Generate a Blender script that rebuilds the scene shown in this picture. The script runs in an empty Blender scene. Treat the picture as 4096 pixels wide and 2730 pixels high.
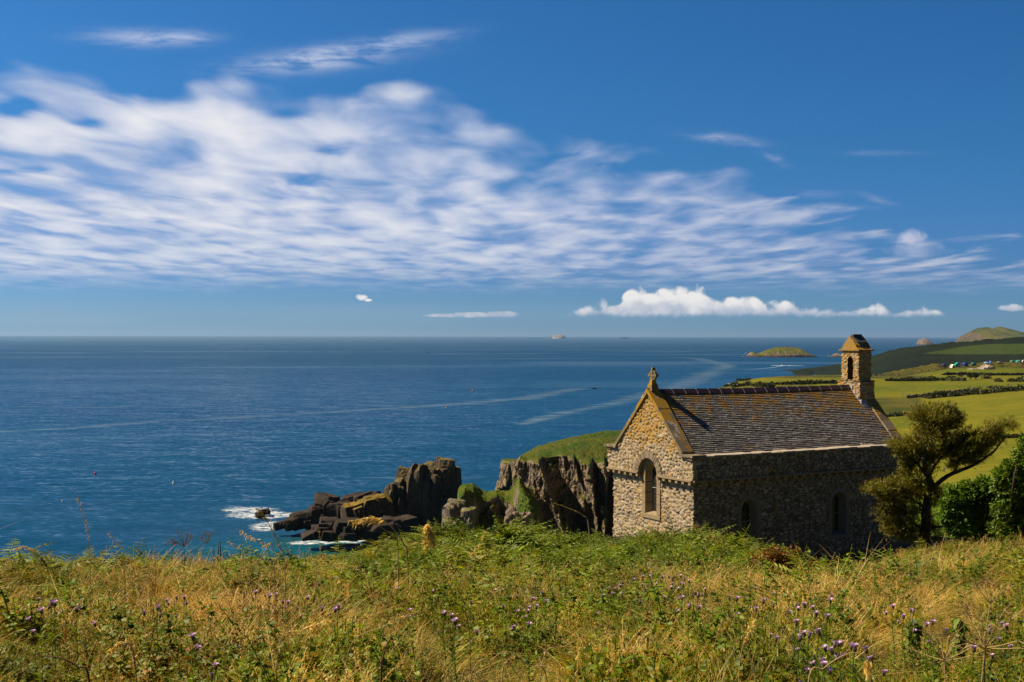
import bpy, math, random
import numpy as np
from mathutils import Vector, Matrix, Euler
R = math.radians
rng = np.random.default_rng(7)
random.seed(7)
SC = bpy.context.scene
COL = SC.collection
# ------------------------------------------------------------------ camera, world, sun
CAMZ = 60.0                       # metres above the sea
F = 4900.0                        # focal length in pixels of the 4096 wide photograph
cam = bpy.data.cameras.new("camera"); camo = bpy.data.objects.new("camera", cam); COL.objects.link(camo)
cam.lens = F / 4096 * 36.0; cam.sensor_width = 36.0
cam.clip_start = 0.1; cam.clip_end = 150000
camo.location = (0, 0, CAMZ)
PITCH = math.atan(22.1 / F)
camo.rotation_euler = (Matrix.Rotation(R(90) - PITCH, 4, 'X') @ Matrix.Rotation(0.0018, 4, 'Z')).to_euler()
cam.dof.use_dof = True; cam.dof.focus_distance = 42.0; cam.dof.aperture_fstop = 11.
SC.camera = camo
CM = np.array(camo.rotation_euler.to_matrix())

def P(px, py, d):
    """point d metres ahead of the camera seen at (px, py) of the photograph"""
    v = CM @ np.array([(px - 2048) / F, -(py - 1365) / F, -1.0])
    return np.array([v[0] / v[1] * d, d, CAMZ + v[2] / v[1] * d])

SUN_AZ = math.atan2(-0.985, 0.17)      # measured from +y towards +x
SUN_EL = R(47)
sun = bpy.data.lights.new("sun", 'SUN'); suno = bpy.data.objects.new("sun", sun); COL.objects.link(suno)
sun.energy = 5.0; sun.angle = R(0.5); sun.color = (1.0, 0.87, 0.66)
sd = Vector((math.sin(SUN_AZ) * math.cos(SUN_EL), math.cos(SUN_AZ) * math.cos(SUN_EL), math.sin(SUN_EL)))
suno.rotation_euler = sd.to_track_quat('Z', 'Y').to_euler()
SC.view_settings.view_transform = 'Standard'; SC.view_settings.look = 'None'
SC.view_settings.exposure = 0.5; SC.view_settings.gamma = 1.0
SC.cycles.max_bounces = 6; SC.cycles.diffuse_bounces = 2; SC.cycles.glossy_bounces = 2
SC.cycles.transmission_bounces = 3; SC.cycles.transparent_max_bounces = 6
SC.cycles.use_denoising = True
SC.cycles.sample_clamp_indirect = 4

# ------------------------------------------------------------------ node helpers
class NT:
    def __init__(s, nt): s.t = nt; s.n = nt.nodes; s.l = nt.links
    def put(s, sock, v):
        if v is None: return
        if isinstance(v, bpy.types.NodeSocket): s.l.new(v, sock)
        else:
            if sock.type == 'RGBA' and hasattr(v, '__len__') and len(v) == 3: v = (*v, 1)
            if sock.type == 'VECTOR' and not hasattr(v, '__len__'): v = (v, v, v)
            sock.default_value = v
    def m(s, op, a, b=None, c=None, clamp=False):
        n = s.n.new('ShaderNodeMath'); n.operation = op; n.use_clamp = clamp
        s.put(n.inputs[0], a); s.put(n.inputs[1], b); s.put(n.inputs[2], c); return n.outputs[0]
    def add(s, a, b): return s.m('ADD', a, b)
    def sub(s, a, b): return s.m('SUBTRACT', a, b)
    def mul(s, a, b): return s.m('MULTIPLY', a, b)
    def v(s, op, a, b=None):
        n = s.n.new('ShaderNodeVectorMath'); n.operation = op
        s.put(n.inputs[0], a)
        if op == 'SCALE': s.put(n.inputs['Scale'], b)
        else: s.put(n.inputs[1], b)
        return n.outputs['Value'] if op in ('LENGTH', 'DOT_PRODUCT') else n.outputs[0]
    def sep(s, v):
        n = s.n.new('ShaderNodeSeparateXYZ'); s.put(n.inputs[0], v); return n.outputs[0], n.outputs[1], n.outputs[2]
    def comb(s, x=0., y=0., z=0.):
        n = s.n.new('ShaderNodeCombineXYZ'); s.put(n.inputs[0], x); s.put(n.inputs[1], y); s.put(n.inputs[2], z); return n.outputs[0]
    def noise(s, vec, scale, detail=3, rough=.5, dist=0., color=False):
        n = s.n.new('ShaderNodeTexNoise'); s.put(n.inputs['Vector'], vec); s.put(n.inputs['Scale'], scale)
        n.inputs['Detail'].default_value = detail; n.inputs['Roughness'].default_value = rough
        s.put(n.inputs['Distortion'], dist); return n.outputs['Color' if color else 'Fac']
    def vor(s, vec, scale, feature='F1', out='Distance', rnd=1.):
        n = s.n.new('ShaderNodeTexVoronoi'); n.feature = feature; s.put(n.inputs['Vector'], vec)
        s.put(n.inputs['Scale'], scale); n.inputs['Randomness'].default_value = rnd
        if feature == 'SMOOTH_F1': n.inputs['Smoothness'].default_value = .6
        return n.outputs[out]
    def ss(s, a, lo, hi, o0=0., o1=1.):
        n = s.n.new('ShaderNodeMapRange'); n.interpolation_type = 'SMOOTHSTEP'
        s.put(n.inputs[0], a); s.put(n.inputs[1], lo); s.put(n.inputs[2], hi); n.inputs[3].default_value = o0; n.inputs[4].default_value = o1
        return n.outputs[0]
    def lin(s, a, lo, hi, o0=0., o1=1.):
        n = s.n.new('ShaderNodeMapRange'); s.put(n.inputs[0], a); s.put(n.inputs[1], lo); s.put(n.inputs[2], hi)
        s.put(n.inputs[3], o0); s.put(n.inputs[4], o1); return n.outputs[0]
    def mix(s, f, a, b, mode='MIX'):
        n = s.n.new('ShaderNodeMix'); n.data_type = 'RGBA'; n.blend_type = mode; n.clamp_factor = True
        s.put(n.inputs[0], f); s.put(n.inputs[6], a); s.put(n.inputs[7], b); return n.outputs[2]
    def mixf(s, f, a, b):
        n = s.n.new('ShaderNodeMix'); n.data_type = 'FLOAT'
        s.put(n.inputs[0], f); s.put(n.inputs[2], a); s.put(n.inputs[3], b); return n.outputs[0]
    def ramp(s, f, stops):
        n = s.n.new('ShaderNodeValToRGB'); s.put(n.inputs[0], f); e = n.color_ramp.elements
        while len(e) < len(stops): e.new(.5)
        for el, (p, c) in zip(e, stops): el.position = p; el.color = (*c, 1)
        return n.outputs[0]
    def curve(s, f, pts):
        n = s.n.new('ShaderNodeFloatCurve'); s.put(n.inputs['Value'], f); c = n.mapping.curves[0]
        while len(c.points) < len(pts): c.points.new(.5, .5)
        for p, (x, y) in zip(c.points, pts): p.location = (x, y); p.handle_type = 'AUTO_CLAMPED'
        n.mapping.extend = 'HORIZONTAL'; n.mapping.update(); return n.outputs[0]
    def attr(s, name, out='Fac', kind='GEOMETRY'):
        n = s.n.new('ShaderNodeAttribute'); n.attribute_name = name; n.attribute_type = kind; return n.outputs[out]
    def pos(s): return s.n.new('ShaderNodeNewGeometry').outputs['Position']
    def nrm(s): return s.n.new('ShaderNodeNewGeometry').outputs['Normal']
    def obj(s): return s.n.new('ShaderNodeTexCoord').outputs['Object']
    def rand(s): return s.n.new('ShaderNodeObjectInfo').outputs['Random']
    def bump(s, h, strength=.5, dist=.05, normal=None):
        n = s.n.new('ShaderNodeBump'); s.put(n.inputs['Height'], h); n.inputs['Strength'].default_value = strength
        n.inputs['Distance'].default_value = dist; s.put(n.inputs['Normal'], normal); return n.outputs[0]

def material(name):
    mt = bpy.data.materials.new(name); mt.use_nodes = True; g = NT(mt.node_tree)
    b = [n for n in g.n if n.type == 'BSDF_PRINCIPLED'][0]
    g.b = b; g.mt = mt
    g.out = [n for n in g.n if n.type == 'OUTPUT_MATERIAL'][0]
    b.inputs['Specular IOR Level'].default_value = .25
    return g
def setb(g, color=None, rough=None, normal=None, metal=None, spec=None):
    if color is not None: g.put(g.b.inputs['Base Color'], color)
    if rough is not None: g.put(g.b.inputs['Roughness'], rough)
    if normal is not None: g.put(g.b.inputs['Normal'], normal)
    if metal is not None: g.put(g.b.inputs['Metallic'], metal)
    if spec is not None: g.put(g.b.inputs['Specular IOR Level'], spec)
    return g.mt
def plain(name, c, rough=.7, var=.25, scale=8., spec=.25):
    g = material(name); n = g.noise(g.obj(), scale, 4, .6)
    col = g.mix(n, tuple(x * (1 - var) for x in c), tuple(min(1, x * (1 + var)) for x in c))
    return setb(g, col, rough, g.bump(n, .3, .02), spec=spec)

SKYT = [(.36,.74,1.42), (.22,.49,1.06), (.165,.51,.92), (.16,.53,.92), (.045,.16,.36)]
# ------------------------------------------------------------------ world: Nishita sky, altocumulus sheet and far cumulus
W = bpy.data.worlds.new("World"); SC.world = W; W.use_nodes = True
g = NT(W.node_tree); g.n.clear()
wout = g.n.new('ShaderNodeOutputWorld'); bg = g.n.new('ShaderNodeBackground'); bg.inputs[1].default_value = .0707
g.l.new(bg.outputs[0], wout.inputs[0])
sky = g.n.new('ShaderNodeTexSky'); sky.sky_type = 'NISHITA'; sky.sun_disc = False
sky.sun_elevation = SUN_EL; sky.sun_rotation = SUN_AZ; sky.altitude = 60; sky.air_density = 1.0; sky.dust_density = .6; sky.ozone_density = 1.6
D = g.n.new('ShaderNodeTexCoord').outputs['Generated']
x, y, z = g.sep(D)
yy = g.m('MAXIMUM', y, .08)
u = g.m('DIVIDE', x, yy); v = g.m('DIVIDE', z, yy)
front = g.ss(y, .05, .35)
tint = g.ramp(g.m('MULTIPLY', g.m('MAXIMUM', z, 0.), 1.0), [(0, SKYT[0]), (.05, SKYT[1]), (.14, SKYT[2]), (.30, SKYT[3]), (.75, SKYT[4])])
skyc = g.mix(1., sky.outputs[0], tint, 'MULTIPLY')
side = g.lin(u, -.45, .5, 0., 1.)
skyc = g.mix(1., skyc, g.lin(y, -.5, .25, .50, 1.), 'MULTIPLY')
skyc = g.mix(1., skyc, g.mix(side, (1.08, 1.04, 1.03), (.78, .82, .84)), 'MULTIPLY')

def du(dx): return (dx - 1176.5) / 2815.
def dv(dy): return (771.5 - dy) / 2815.
# sheet of altocumulus: noise laid out on a flat layer seen in perspective
zc = g.add(g.m('MAXIMUM', z, 0.), .03)
pl = g.comb(g.mul(g.m('DIVIDE', x, zc), 1.0), g.mul(g.m('DIVIDE', y, zc), .42), 0.)
n1 = g.noise(pl, 1.5, 1, .5, .3)
n2 = g.noise(g.v('ADD', pl, (3.1, 1.7, 0)), 3.3, 3, .45, .3)
# fine streaks: stretched along the horizon
n4 = g.noise(g.comb(g.mul(u, 26.), g.mul(v, 200.), 0.), 1., 3, .5, .5)
bpts = [(0, 118), (180, 108), (290, 168), (380, 172), (470, 158), (620, 160), (700, 190), (900, 178), (1010, 176), (1140, 236), (1250, 248), (1400, 262), (1500, 312), (1700, 335), (1790, 410), (1920, 446), (2040, 520), (2353, 545)]
B = g.mul(g.curve(g.lin(u, -.5, .5), [(0, dv(140) / .3)] + [(du(a) + .5, dv(b) / .3) for a, b in bpts] + [(1, dv(560) / .3)]), .3)
edge = g.sub(B, v)
cov = g.ss(g.add(edge, g.mul(g.sub(n1, .5), .05)), -.014, .04)
low = g.ss(g.add(v, g.mul(g.sub(n4, .5), .012)), .030, .060)
def gauss(cx, cy, rx, ry, slope=0.):
    a = g.m('DIVIDE', g.sub(u, du(cx)), rx / 2815.)
    bb = g.m('DIVIDE', g.sub(g.sub(v, dv(cy)), g.mul(g.sub(u, du(cx)), slope)), ry / 2815.)
    r2 = g.add(g.mul(a, a), g.mul(bb, bb))
    return g.m('EXPONENT', g.mul(r2, -1.))
wis = g.add(g.mul(gauss(315, 90, 105, 17, -.02), .98), g.add(g.mul(gauss(735, 138, 165, 24, .10), .95), g.mul(gauss(900, 98, 120, 17, .13), .72)))
wis = g.add(wis, g.add(g.mul(gauss(430, 88, 60, 14), .6), g.add(g.mul(gauss(1660, 318, 75, 11, -.12), .55), g.mul(gauss(1770, 358, 34, 11, -.5), .5))))
wis = g.add(wis, g.add(g.mul(gauss(2020, 351, 85, 6), .28), g.add(g.mul(gauss(1880, 445, 50, 9), .32), g.mul(gauss(2010, 455, 40, 8, -.3), .22))))
wis = g.m('MULTIPLY', wis, g.ss(g.add(g.noise(g.comb(g.mul(u, 22.), g.mul(v, 75.), 5.), 1., 4, .6, .6), g.mul(n4, .5)), .55, .92, .12, 1.15))
holes = g.add(g.mul(gauss(680, 425, 70, 22, .2), .22), g.add(g.mul(gauss(750, 345, 50, 18, -.2), .16), g.add(g.mul(gauss(60, 395, 60, 8), .38), g.add(g.mul(gauss(1340, 376, 62, 20), .42), g.add(g.mul(gauss(40, 250, 42, 18), .5), g.mul(gauss(210, 285, 40, 11), .25))))))
wcore = g.mul(g.add(g.add(gauss(450, 320, 560, 130), gauss(250, 520, 620, 150)), gauss(900, 520, 560, 100)), .10)
dens = g.add(g.add(g.mul(n1, .46), g.mul(n2, .68)), g.mul(n4, g.lin(v, .04, .13, .22, .04)))
boost = g.add(g.add(g.mul(gauss(110, 200, 150, 50, -.05), .20), g.mul(gauss(500, 200, 110, 24), .07)), g.add(g.mul(gauss(880, 215, 150, 26, .04), .10), g.add(g.mul(gauss(360, 268, 150, 30, .05), .16), g.mul(gauss(120, 320, 140, 36), .16))))
boost = g.sub(boost, g.mul(g.add(gauss(330, 175, 50, 22), gauss(660, 262, 50, 12)), .2))
dens = g.add(dens, boost)
dens = g.sub(g.add(dens, wcore), g.mul(holes, g.lin(n2, .35, .6, 1.35, .35)))
th = g.lin(cov, 0., 1., .98, .542)
alt = g.mul(g.ss(g.sub(dens, th), -.13, .20), low)
thin = g.lin(u, -.1, .38, .97, .66)
thin = g.m('MINIMUM', thin, g.lin(v, .03, .11, .52, 1.0))
alt = g.mul(alt, thin)
alt = g.m('MAXIMUM', alt, wis)
alt = g.mul(alt, front)
ccol = g.mix(g.ss(dens, .56, .98), (.36, .46, .70), (.88, .87, .89))
ccol = g.mix(g.lin(u, -.05, .40), ccol, g.v('MULTIPLY', ccol, (.78, .80, .86)))
cmul = 10.
c = g.mix(g.mul(alt, .97), skyc, g.v('SCALE', ccol, cmul))
# thin grey veil near the horizon
veil = g.mul(g.mul(g.ss(v, .033, .016), g.ss(u, .35, -.5, .10, .55)), g.ss(g.noise(g.comb(g.mul(u, 6.), g.mul(v, 60.), 2.), 1., 3), .3, .7, .5, 1.))
c = g.mix(g.mul(veil, front), c, (2.9, 4.3, 5.6))
# cumulus
uvv = g.comb(u, v, 0.)
cf = g.noise(uvv, 95., 4, .6, .3)
bil = g.m('SUBTRACT', 1., g.vor(g.v('MULTIPLY', g.v('ADD', uvv, g.comb(g.mul(cf, .006), g.mul(cf, .006), 0.)), (1, 1.1, 1)), 78., 'SMOOTH_F1'))
tp = [(1285, 719), (1330, 709), (1375, 700), (1425, 686), (1450, 663), (1468, 662), (1500, 670), (1550, 662), (1600, 658), (1640, 676), (1690, 684), (1715, 672), (1745, 680), (1775, 697), (1805, 690), (1850, 700), (1920, 703), (2000, 703), (2100, 708), (2200, 716)]
T = g.mul(g.curve(g.lin(u, 0., .4), [(0., dv(740) / .06)] + [((du(a)) / .4, dv(b) / .06) for a, b in tp] + [(1., dv(740) / .06)]), .06)
wob = g.add(g.mul(g.sub(bil, .62), .012), g.mul(g.sub(cf, .5), .011))
k = g.sub(g.add(T, wob), v)
bank = g.mul(g.ss(k, -.0014, .0040), g.ss(g.add(v, g.mul(g.sub(cf, .5), .006)), dv(730), dv(716)))
bank = g.mul(bank, g.ss(u, du(1275), du(1300)))
bank = g.mul(bank, g.ss(u, du(2215), du(2170)))
def puff(cx, cy, rx, ry, amt=.9, lo=0., hi=.75):
    a = g.m('DIVIDE', g.sub(u, du(cx)), rx / 2815.); bb = g.m('DIVIDE', g.sub(v, dv(cy)), ry / 2815.)
    f = g.sub(1., g.add(g.mul(a, a), g.mul(bb, bb)))
    return g.ss(g.add(f, g.mul(g.add(g.sub(cf, .5), g.mul(g.sub(bil, .6), .6)), amt)), lo, hi)
pf = [puff(830, 684, 18, 9, 1.6), puff(846, 691, 11, 4, 1.6), puff(1025, 726, 58, 5), puff(1085, 724, 70, 7), puff(1150, 723, 50, 9), puff(2330, 706, 40, 11), puff(2380, 706, 30, 9)]
far = bank
for q in pf: far = g.m('MAXIMUM', far, q)
far = g.mul(far, front)
shade = g.add(g.lin(g.sub(v, dv(716)), -.003, .012, .08, .75), g.add(g.mul(g.sub(bil, .55), .5), g.mul(g.sub(cf, .5), .8)))
fcol = g.mix(g.ss(shade, -.05, .75), (4.3, 4.9, 6.2), (9.2, 8.9, 8.6))
c = g.mix(g.mul(far, .93), c, fcol)
sp = g.mul(g.m('MAXIMUM', puff(2098, 545, 42, 24, 1.2, 0., 1.1), g.mul(puff(2110, 575, 85, 24, 1.2, 0., 1.3), .5)), .75)
c = g.mix(g.mul(sp, front), c, (6.6, 6.6, 7.9))
g.put(bg.inputs[0], c)
W.cycles.sampling_method = 'NONE'
# ------------------------------------------------------------------ numpy tools
def _h(i, j, k, s=0):
    i = i.astype(np.int64); j = j.astype(np.int64); k = k.astype(np.int64)
    n = (i * 73856093) ^ (j * 19349663) ^ (k * 83492791) ^ (s * 2654435761 & 0x7fffffff)
    n = (n ^ (n >> 13)) * 1274126177 & 0x7fffffff
    n = (n ^ (n >> 16)) * 668265263 & 0x7fffffff
    return (n ^ (n >> 15)) / float(0x7fffffff)
def vn(x, y, z=0., s=0):
    x, y, z = np.broadcast_arrays(np.asarray(x, float), np.asarray(y, float), np.asarray(z, float))
    xi, yi, zi = np.floor(x), np.floor(y), np.floor(z)
    f = [t - i for t, i in ((x, xi), (y, yi), (z, zi))]
    f = [t * t * (3 - 2 * t) for t in f]
    r = 0
    for a in (0, 1):
        for b in (0, 1):
            for c_ in (0, 1):
                w = (f[0] if a else 1 - f[0]) * (f[1] if b else 1 - f[1]) * (f[2] if c_ else 1 - f[2])
                r = r + w * _h(xi + a, yi + b, zi + c_, s)
    return r
def fbm(x, y, z=0., o=4, s=0, r=.5):
    t = 0; a = 1; n = 0; f = 1
    for i in range(o):
        t = t + a * vn(np.asarray(x) * f, np.asarray(y) * f, np.asarray(z) * f, s + i * 17); n += a; a *= r; f *= 2.03
    return t / n
def cells(x, y, s=0, jit=.9):
    """2-D cellular noise on unit cells: F1, F2, id hash of nearest"""
    xi, yi = np.floor(x), np.floor(y)
    F1 = np.full(x.shape, 9.); F2 = np.full(x.shape, 9.); I = np.zeros(x.shape)
    for a in range(-2, 3):
        for b in range(-2, 3):
            cx, cy = xi + a, yi + b
            px = cx + .5 + (_h(cx, cy, cx * 0, s + 1) - .5) * jit; py = cy + .5 + (_h(cx, cy, cx * 0, s + 2) - .5) * jit
            w = .66 + .68 * _h(cx, cy, cx * 0, s + 4)
            d = np.hypot(x - px, y - py) * w
            hid = _h(cx, cy, cx * 0, s + 3)
            near = d < F1
            F2 = np.where(near, F1, np.minimum(F2, d)); I = np.where(near, hid, I); F1 = np.where(near, d, F1)
    return F1, F2, I
def sstep(a, lo, hi):
    t = np.clip((a - lo) / (hi - lo), 0, 1); return t * t * (3 - 2 * t)

def tag(o, label=None, cat=None, group=None, kind=None):
    if label: o['label'] = label
    if cat: o['category'] = cat
    if group: o['group'] = group
    if kind: o['kind'] = kind
    return o
def empty(name, loc=(0, 0, 0), rz=0., **kw):
    o = bpy.data.objects.new(name, None); COL.objects.link(o); o.location = loc; o.rotation_euler = (0, 0, rz)
    o.empty_display_size = .3
    return tag(o, **kw)
def link_mesh(name, me, parent=None, mats=None, smooth=False, **kw):
    o = bpy.data.objects.new(name, me); COL.objects.link(o)
    for m_ in (mats if isinstance(mats, (list, tuple)) else [mats]):
        if m_: me.materials.append(m_)
    if smooth: me.polygons.foreach_set('use_smooth', [True] * len(me.polygons))
    if parent: o.parent = parent
    return tag(o, **kw)
def np_mesh(name, V, Fc, attrs=None, corner=None, fmat=None):
    """V (n,3); Fc (m,k) constant size faces; attrs dict of per-vertex floats"""
    V = np.asarray(V, np.float32); Fc = np.asarray(Fc, np.int32)
    me = bpy.data.meshes.new(name); k = Fc.shape[1]
    me.vertices.add(len(V)); me.vertices.foreach_set('co', V.ravel())
    me.loops.add(Fc.size); me.loops.foreach_set('vertex_index', Fc.ravel())
    me.polygons.add(len(Fc)); me.polygons.foreach_set('loop_start', np.arange(0, Fc.size, k, dtype=np.int32))
    me.polygons.foreach_set('loop_total', np.full(len(Fc), k, np.int32))
    if fmat is not None: me.polygons.foreach_set('material_index', np.asarray(fmat, np.int32))
    for n, a in (attrs or {}).items():
        me.attributes.new(n, 'FLOAT', 'POINT').data.foreach_set('value', np.asarray(a, np.float32).ravel())
    me.update(calc_edges=True); me.validate(); return me
def grid_faces(nu, nv, wrap=False):
    i = np.arange(nu if wrap else nu - 1)[:, None]; j = np.arange(nv - 1)[None]
    i2 = (i + 1) % nu
    f = np.stack([i * nv + j, i2 * nv + j, i2 * nv + j + 1, i * nv + j + 1], -1)
    return f.reshape(-1, 4)
class MB:
    """collects small pieces into one mesh; per-vertex attribute rnd marks each piece"""
    def __init__(s): s.V = []; s.F = []; s.A = []; s.M = []; s.n = 0
    def add(s, V, Fc, a=None, m=0):
        V = np.asarray(V, float).reshape(-1, 3)
        s.V.append(V); s.A.append(np.full(len(V), random.random() if a is None else a) if np.isscalar(a) or a is None else np.asarray(a))
        for f in Fc: s.F.append(tuple(int(i) + s.n for i in f)); s.M.append(m)
        s.n += len(V); return s
    def box(s, c, size, rot=None, a=None, jit=0., m=0, taper=1.):
        b = np.array([(x_, y_, z_) for z_ in (-.5, .5) for y_ in (-.5, .5) for x_ in (-.5, .5)])
        b[4:, :2] *= taper
        b = b * np.array(size)
        if jit: b = b + rng.uniform(-jit, jit, b.shape)
        if rot is not None: b = b @ np.array(rot.to_matrix() if hasattr(rot, 'to_matrix') else rot).T
        return s.add(b + np.array(c), [(0, 2, 3, 1), (4, 5, 7, 6), (0, 1, 5, 4), (2, 6, 7, 3), (1, 3, 7, 5), (0, 4, 6, 2)], a, m)
    def tube(s, pts, rad, n=6, a=None, m=0, cap=True):
        pts = np.asarray(pts, float); rad = np.broadcast_to(np.asarray(rad, float), (len(pts),))
        t = np.gradient(pts, axis=0); t /= np.linalg.norm(t, axis=1)[:, None] + 1e-9
        ref = np.array([0, 0, 1.]) if abs(t[0][2]) < .9 else np.array([1., 0, 0])
        V = []; u_ = np.cross(t[0], ref); u_ /= np.linalg.norm(u_)
        for p, tt, r in zip(pts, t, rad):
            u_ = u_ - tt * (u_ @ tt); u_ /= np.linalg.norm(u_) + 1e-9; w = np.cross(tt, u_)
            for k in range(n):
                an = 2 * math.pi * k / n; V.append(p + r * (math.cos(an) * u_ + math.sin(an) * w))
        L = len(pts)
        Fc = [(i * n + k, i * n + (k + 1) % n, (i + 1) * n + (k + 1) % n, (i + 1) * n + k) for i in range(L - 1) for k in range(n)]
        if cap: Fc += [tuple(range(n))[::-1], tuple((L - 1) * n + k for k in range(n))]
        return s.add(V, Fc, a, m)
    def prism(s, prof, axis_vec, a=None, m=0):
        """prof: (n,3) polygon, swept along axis_vec"""
        p = np.asarray(prof, float); n = len(p); V = np.vstack([p, p + np.asarray(axis_vec)])
        Fc = [tuple(range(n))[::-1], tuple(range(n, 2 * n))] + [(k, (k + 1) % n, n + (k + 1) % n, n + k) for k in range(n)]
        return s.add(V, Fc, a, m)
    def ball(s, c, r, a=None, m=0, nu=8, nv=5, wob=0.):
        V = [(0, 0, -1)] ; Fc = []
        for j in range(1, nv):
            ph = -math.pi / 2 + math.pi * j / nv
            for i in range(nu): V.append((math.cos(ph) * math.cos(2 * math.pi * i / nu), math.cos(ph) * math.sin(2 * math.pi * i / nu), math.sin(ph)))
        V.append((0, 0, 1)); V = np.array(V); 
        if wob: V = V * (1 + rng.uniform(-wob, wob, (len(V), 1)))
        for i in range(nu): Fc.append((0, 1 + (i + 1) % nu, 1 + i))
        for j in range(nv - 2):
            for i in range(nu): Fc.append((1 + j * nu + i, 1 + j * nu + (i + 1) % nu, 1 + (j + 1) * nu + (i + 1) % nu, 1 + (j + 1) * nu + i))
        b = 1 + (nv - 2) * nu
        for i in range(nu): Fc.append((b + i, b + (i + 1) % nu, b + nu))
        return s.add(V * np.asarray(r) + np.asarray(c), Fc, a, m)
    def mesh(s, name):
        me = bpy.data.meshes.new(name)
        if s.V:
            me.from_pydata(np.vstack(s.V).tolist(), [], s.F)
            me.attributes.new('rnd', 'FLOAT', 'POINT').data.foreach_set('value', np.concatenate(s.A).astype(np.float32))
            if any(s.M): me.polygons.foreach_set('material_index', s.M)
        me.update(); return me
    def build(s, name, mats=None, parent=None, smooth=False, **kw):
        return link_mesh(name, s.mesh(name), parent, mats, smooth, **kw)
def lerp_pts(pts, t):
    pts = np.asarray(pts, float); x_ = np.linspace(0, 1, len(pts)); return np.stack([np.interp(t, x_, pts[:, k]) for k in range(pts.shape[1])], -1)
def smooth_path(pts, n):
    """Catmull-Rom through pts (any dimension)"""
    p = np.asarray(pts, float); p = np.vstack([2 * p[0] - p[1], p, 2 * p[-1] - p[-2]])
    t = np.linspace(0, len(pts) - 1 - 1e-6, n); i = t.astype(int); f = (t - i)[:, None]
    a, b, c_, d = p[i], p[i + 1], p[i + 2], p[i + 3]
    return .5 * (2 * b + (c_ - a) * f + (2 * a - 5 * b + 4 * c_ - d) * f ** 2 + (3 * b - a - 3 * c_ + d) * f ** 3)
# ------------------------------------------------------------------ materials of the land
def rocky(name, rock, grass, lo=.45, hi=.62, sc=1., gs=1., lich=None, strata=(1, 1, .25), bumpd=.3, wet=None, moss=0., mask=None):
    """slope based: turf where the surface faces up, bare fractured rock elsewhere"""
    g = material(name); p = g.pos(); nz = g.sep(g.nrm())[2]
    rp = g.v('MULTIPLY', p, strata)
    a = g.noise(rp, .35 / sc, 5, .65); b = g.noise(rp, 2.2 / sc, 4, .65)
    vr = g.vor(g.v('ADD', rp, g.v('SCALE', g.noise(p, .5 / sc, 2, .5, 0., True), 1.5 * sc)), .55 / sc, 'F1', 'Color')
    vd = g.vor(g.v('ADD', rp, g.v('SCALE', g.noise(p, .5 / sc, 2, .5, 0., True), 1.5 * sc)), .55 / sc, 'DISTANCE_TO_EDGE')
    rc = g.mix(g.ss(a, .3, .7), rock[0], rock[1]); rc = g.mix(g.mul(g.ss(b, .45, .7), .7), rc, rock[2])
    rc = g.mix(1., rc, g.lin(g.sep(vr)[0], 0., 1., .72, 1.2), 'MULTIPLY')
    if lich: rc = g.mix(g.mul(g.ss(g.add(g.noise(p, 1.1 / sc, 4, .6), g.mul(nz, .28)), .60, .72), .85), rc, lich)
    ga = g.noise(p, .09 * gs, 4, .6); gb = g.noise(p, 1.3 * gs, 4, .7)
    gc = g.mix(g.ss(ga, .35, .65), grass[0], grass[1]); gc = g.mix(g.ss(gb, .40, .75), gc, grass[2])
    gm = g.ss(g.add(nz, g.add(g.mul(g.sub(a, .5), .35 + moss), g.mul(g.sub(b, .5), .25))), lo, hi)
    if mask: gc = g.mix(g.attr('mask'), gc, g.mix(ga, mask[0], mask[1]))
    col = g.mix(gm, rc, gc)
    h = g.add(g.mul(b, .5), g.add(g.mul(a, .7), g.mul(g.ss(vd, 0., .12), .35)))
    h = g.mixf(gm, h, g.mul(g.noise(p, 2.4 * gs, 3, .7), .9))
    if wet: col = g.mix(g.ss(g.add(g.sep(p)[2], g.mul(b, 1.5)), wet[0], wet[1], .80, 0.), col, (.020, .014, .010))
    return setb(g, col, .9, g.bump(h, .9, bumpd), spec=.15)

G_OLIVE = (.085, .080, .008)
M_HEAD = rocky('headland_rock_and_turf', ((.15, .115, .080), (.30, .215, .14), (.065, .050, .040)), ((.055, .095, .005), (.12, .120, .008), (.038, .055, .004)), .46, .64, sc=1.6, gs=1., lich=(.26, .19, .07), strata=(1, 1, .22), wet=(2.5, 5.), bumpd=.9)
M_STACK = rocky('sea_stack_rock', ((.055, .042, .034), (.13, .095, .062), (.036, .028, .024)), ((.060, .064, .008), (.11, .088, .012), (.04, .036, .008)), .97, 1.12, sc=1.6, lich=(.17, .125, .035), wet=(3.5, 7.))
M_LOW = rocky('tidal_rock', ((.030, .022, .018), (.075, .052, .036), (.022, .017, .014)), ((.13, .095, .02), (.20, .13, .02), (.07, .05, .02)), 1.15, 1.4, sc=1.5, lich=None, wet=(1.5, 5.))
M_KNOB = rocky('grey_knob_rock', ((.13, .10, .075), (.25, .195, .14), (.075, .058, .045)), ((.055, .085, .005), (.11, .105, .008), (.03, .04, .004)), .93, 1.05, sc=1.6, lich=(.22, .19, .07), wet=(2., 4.))
M_BARE = rocky('bare_pinkish_rock', ((.14, .10, .075), (.27, .20, .15), (.09, .065, .05)), ((.05, .06, .01), (.1, .09, .01), (.04, .04, .006)), 1.2, 1.4, sc=5., bumpd=1.5, wet=(3., 7.))
M_WHITE = rocky('haze_paled_rock', ((.20, .18, .16), (.34, .30, .26), (.12, .11, .10)), ((.05, .06, .01), (.1, .09, .01), (.04, .04, .006)), 1.2, 1.4, sc=40., bumpd=1.5)  # horizon island: sunlit haze put into a paler rock colour
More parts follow.
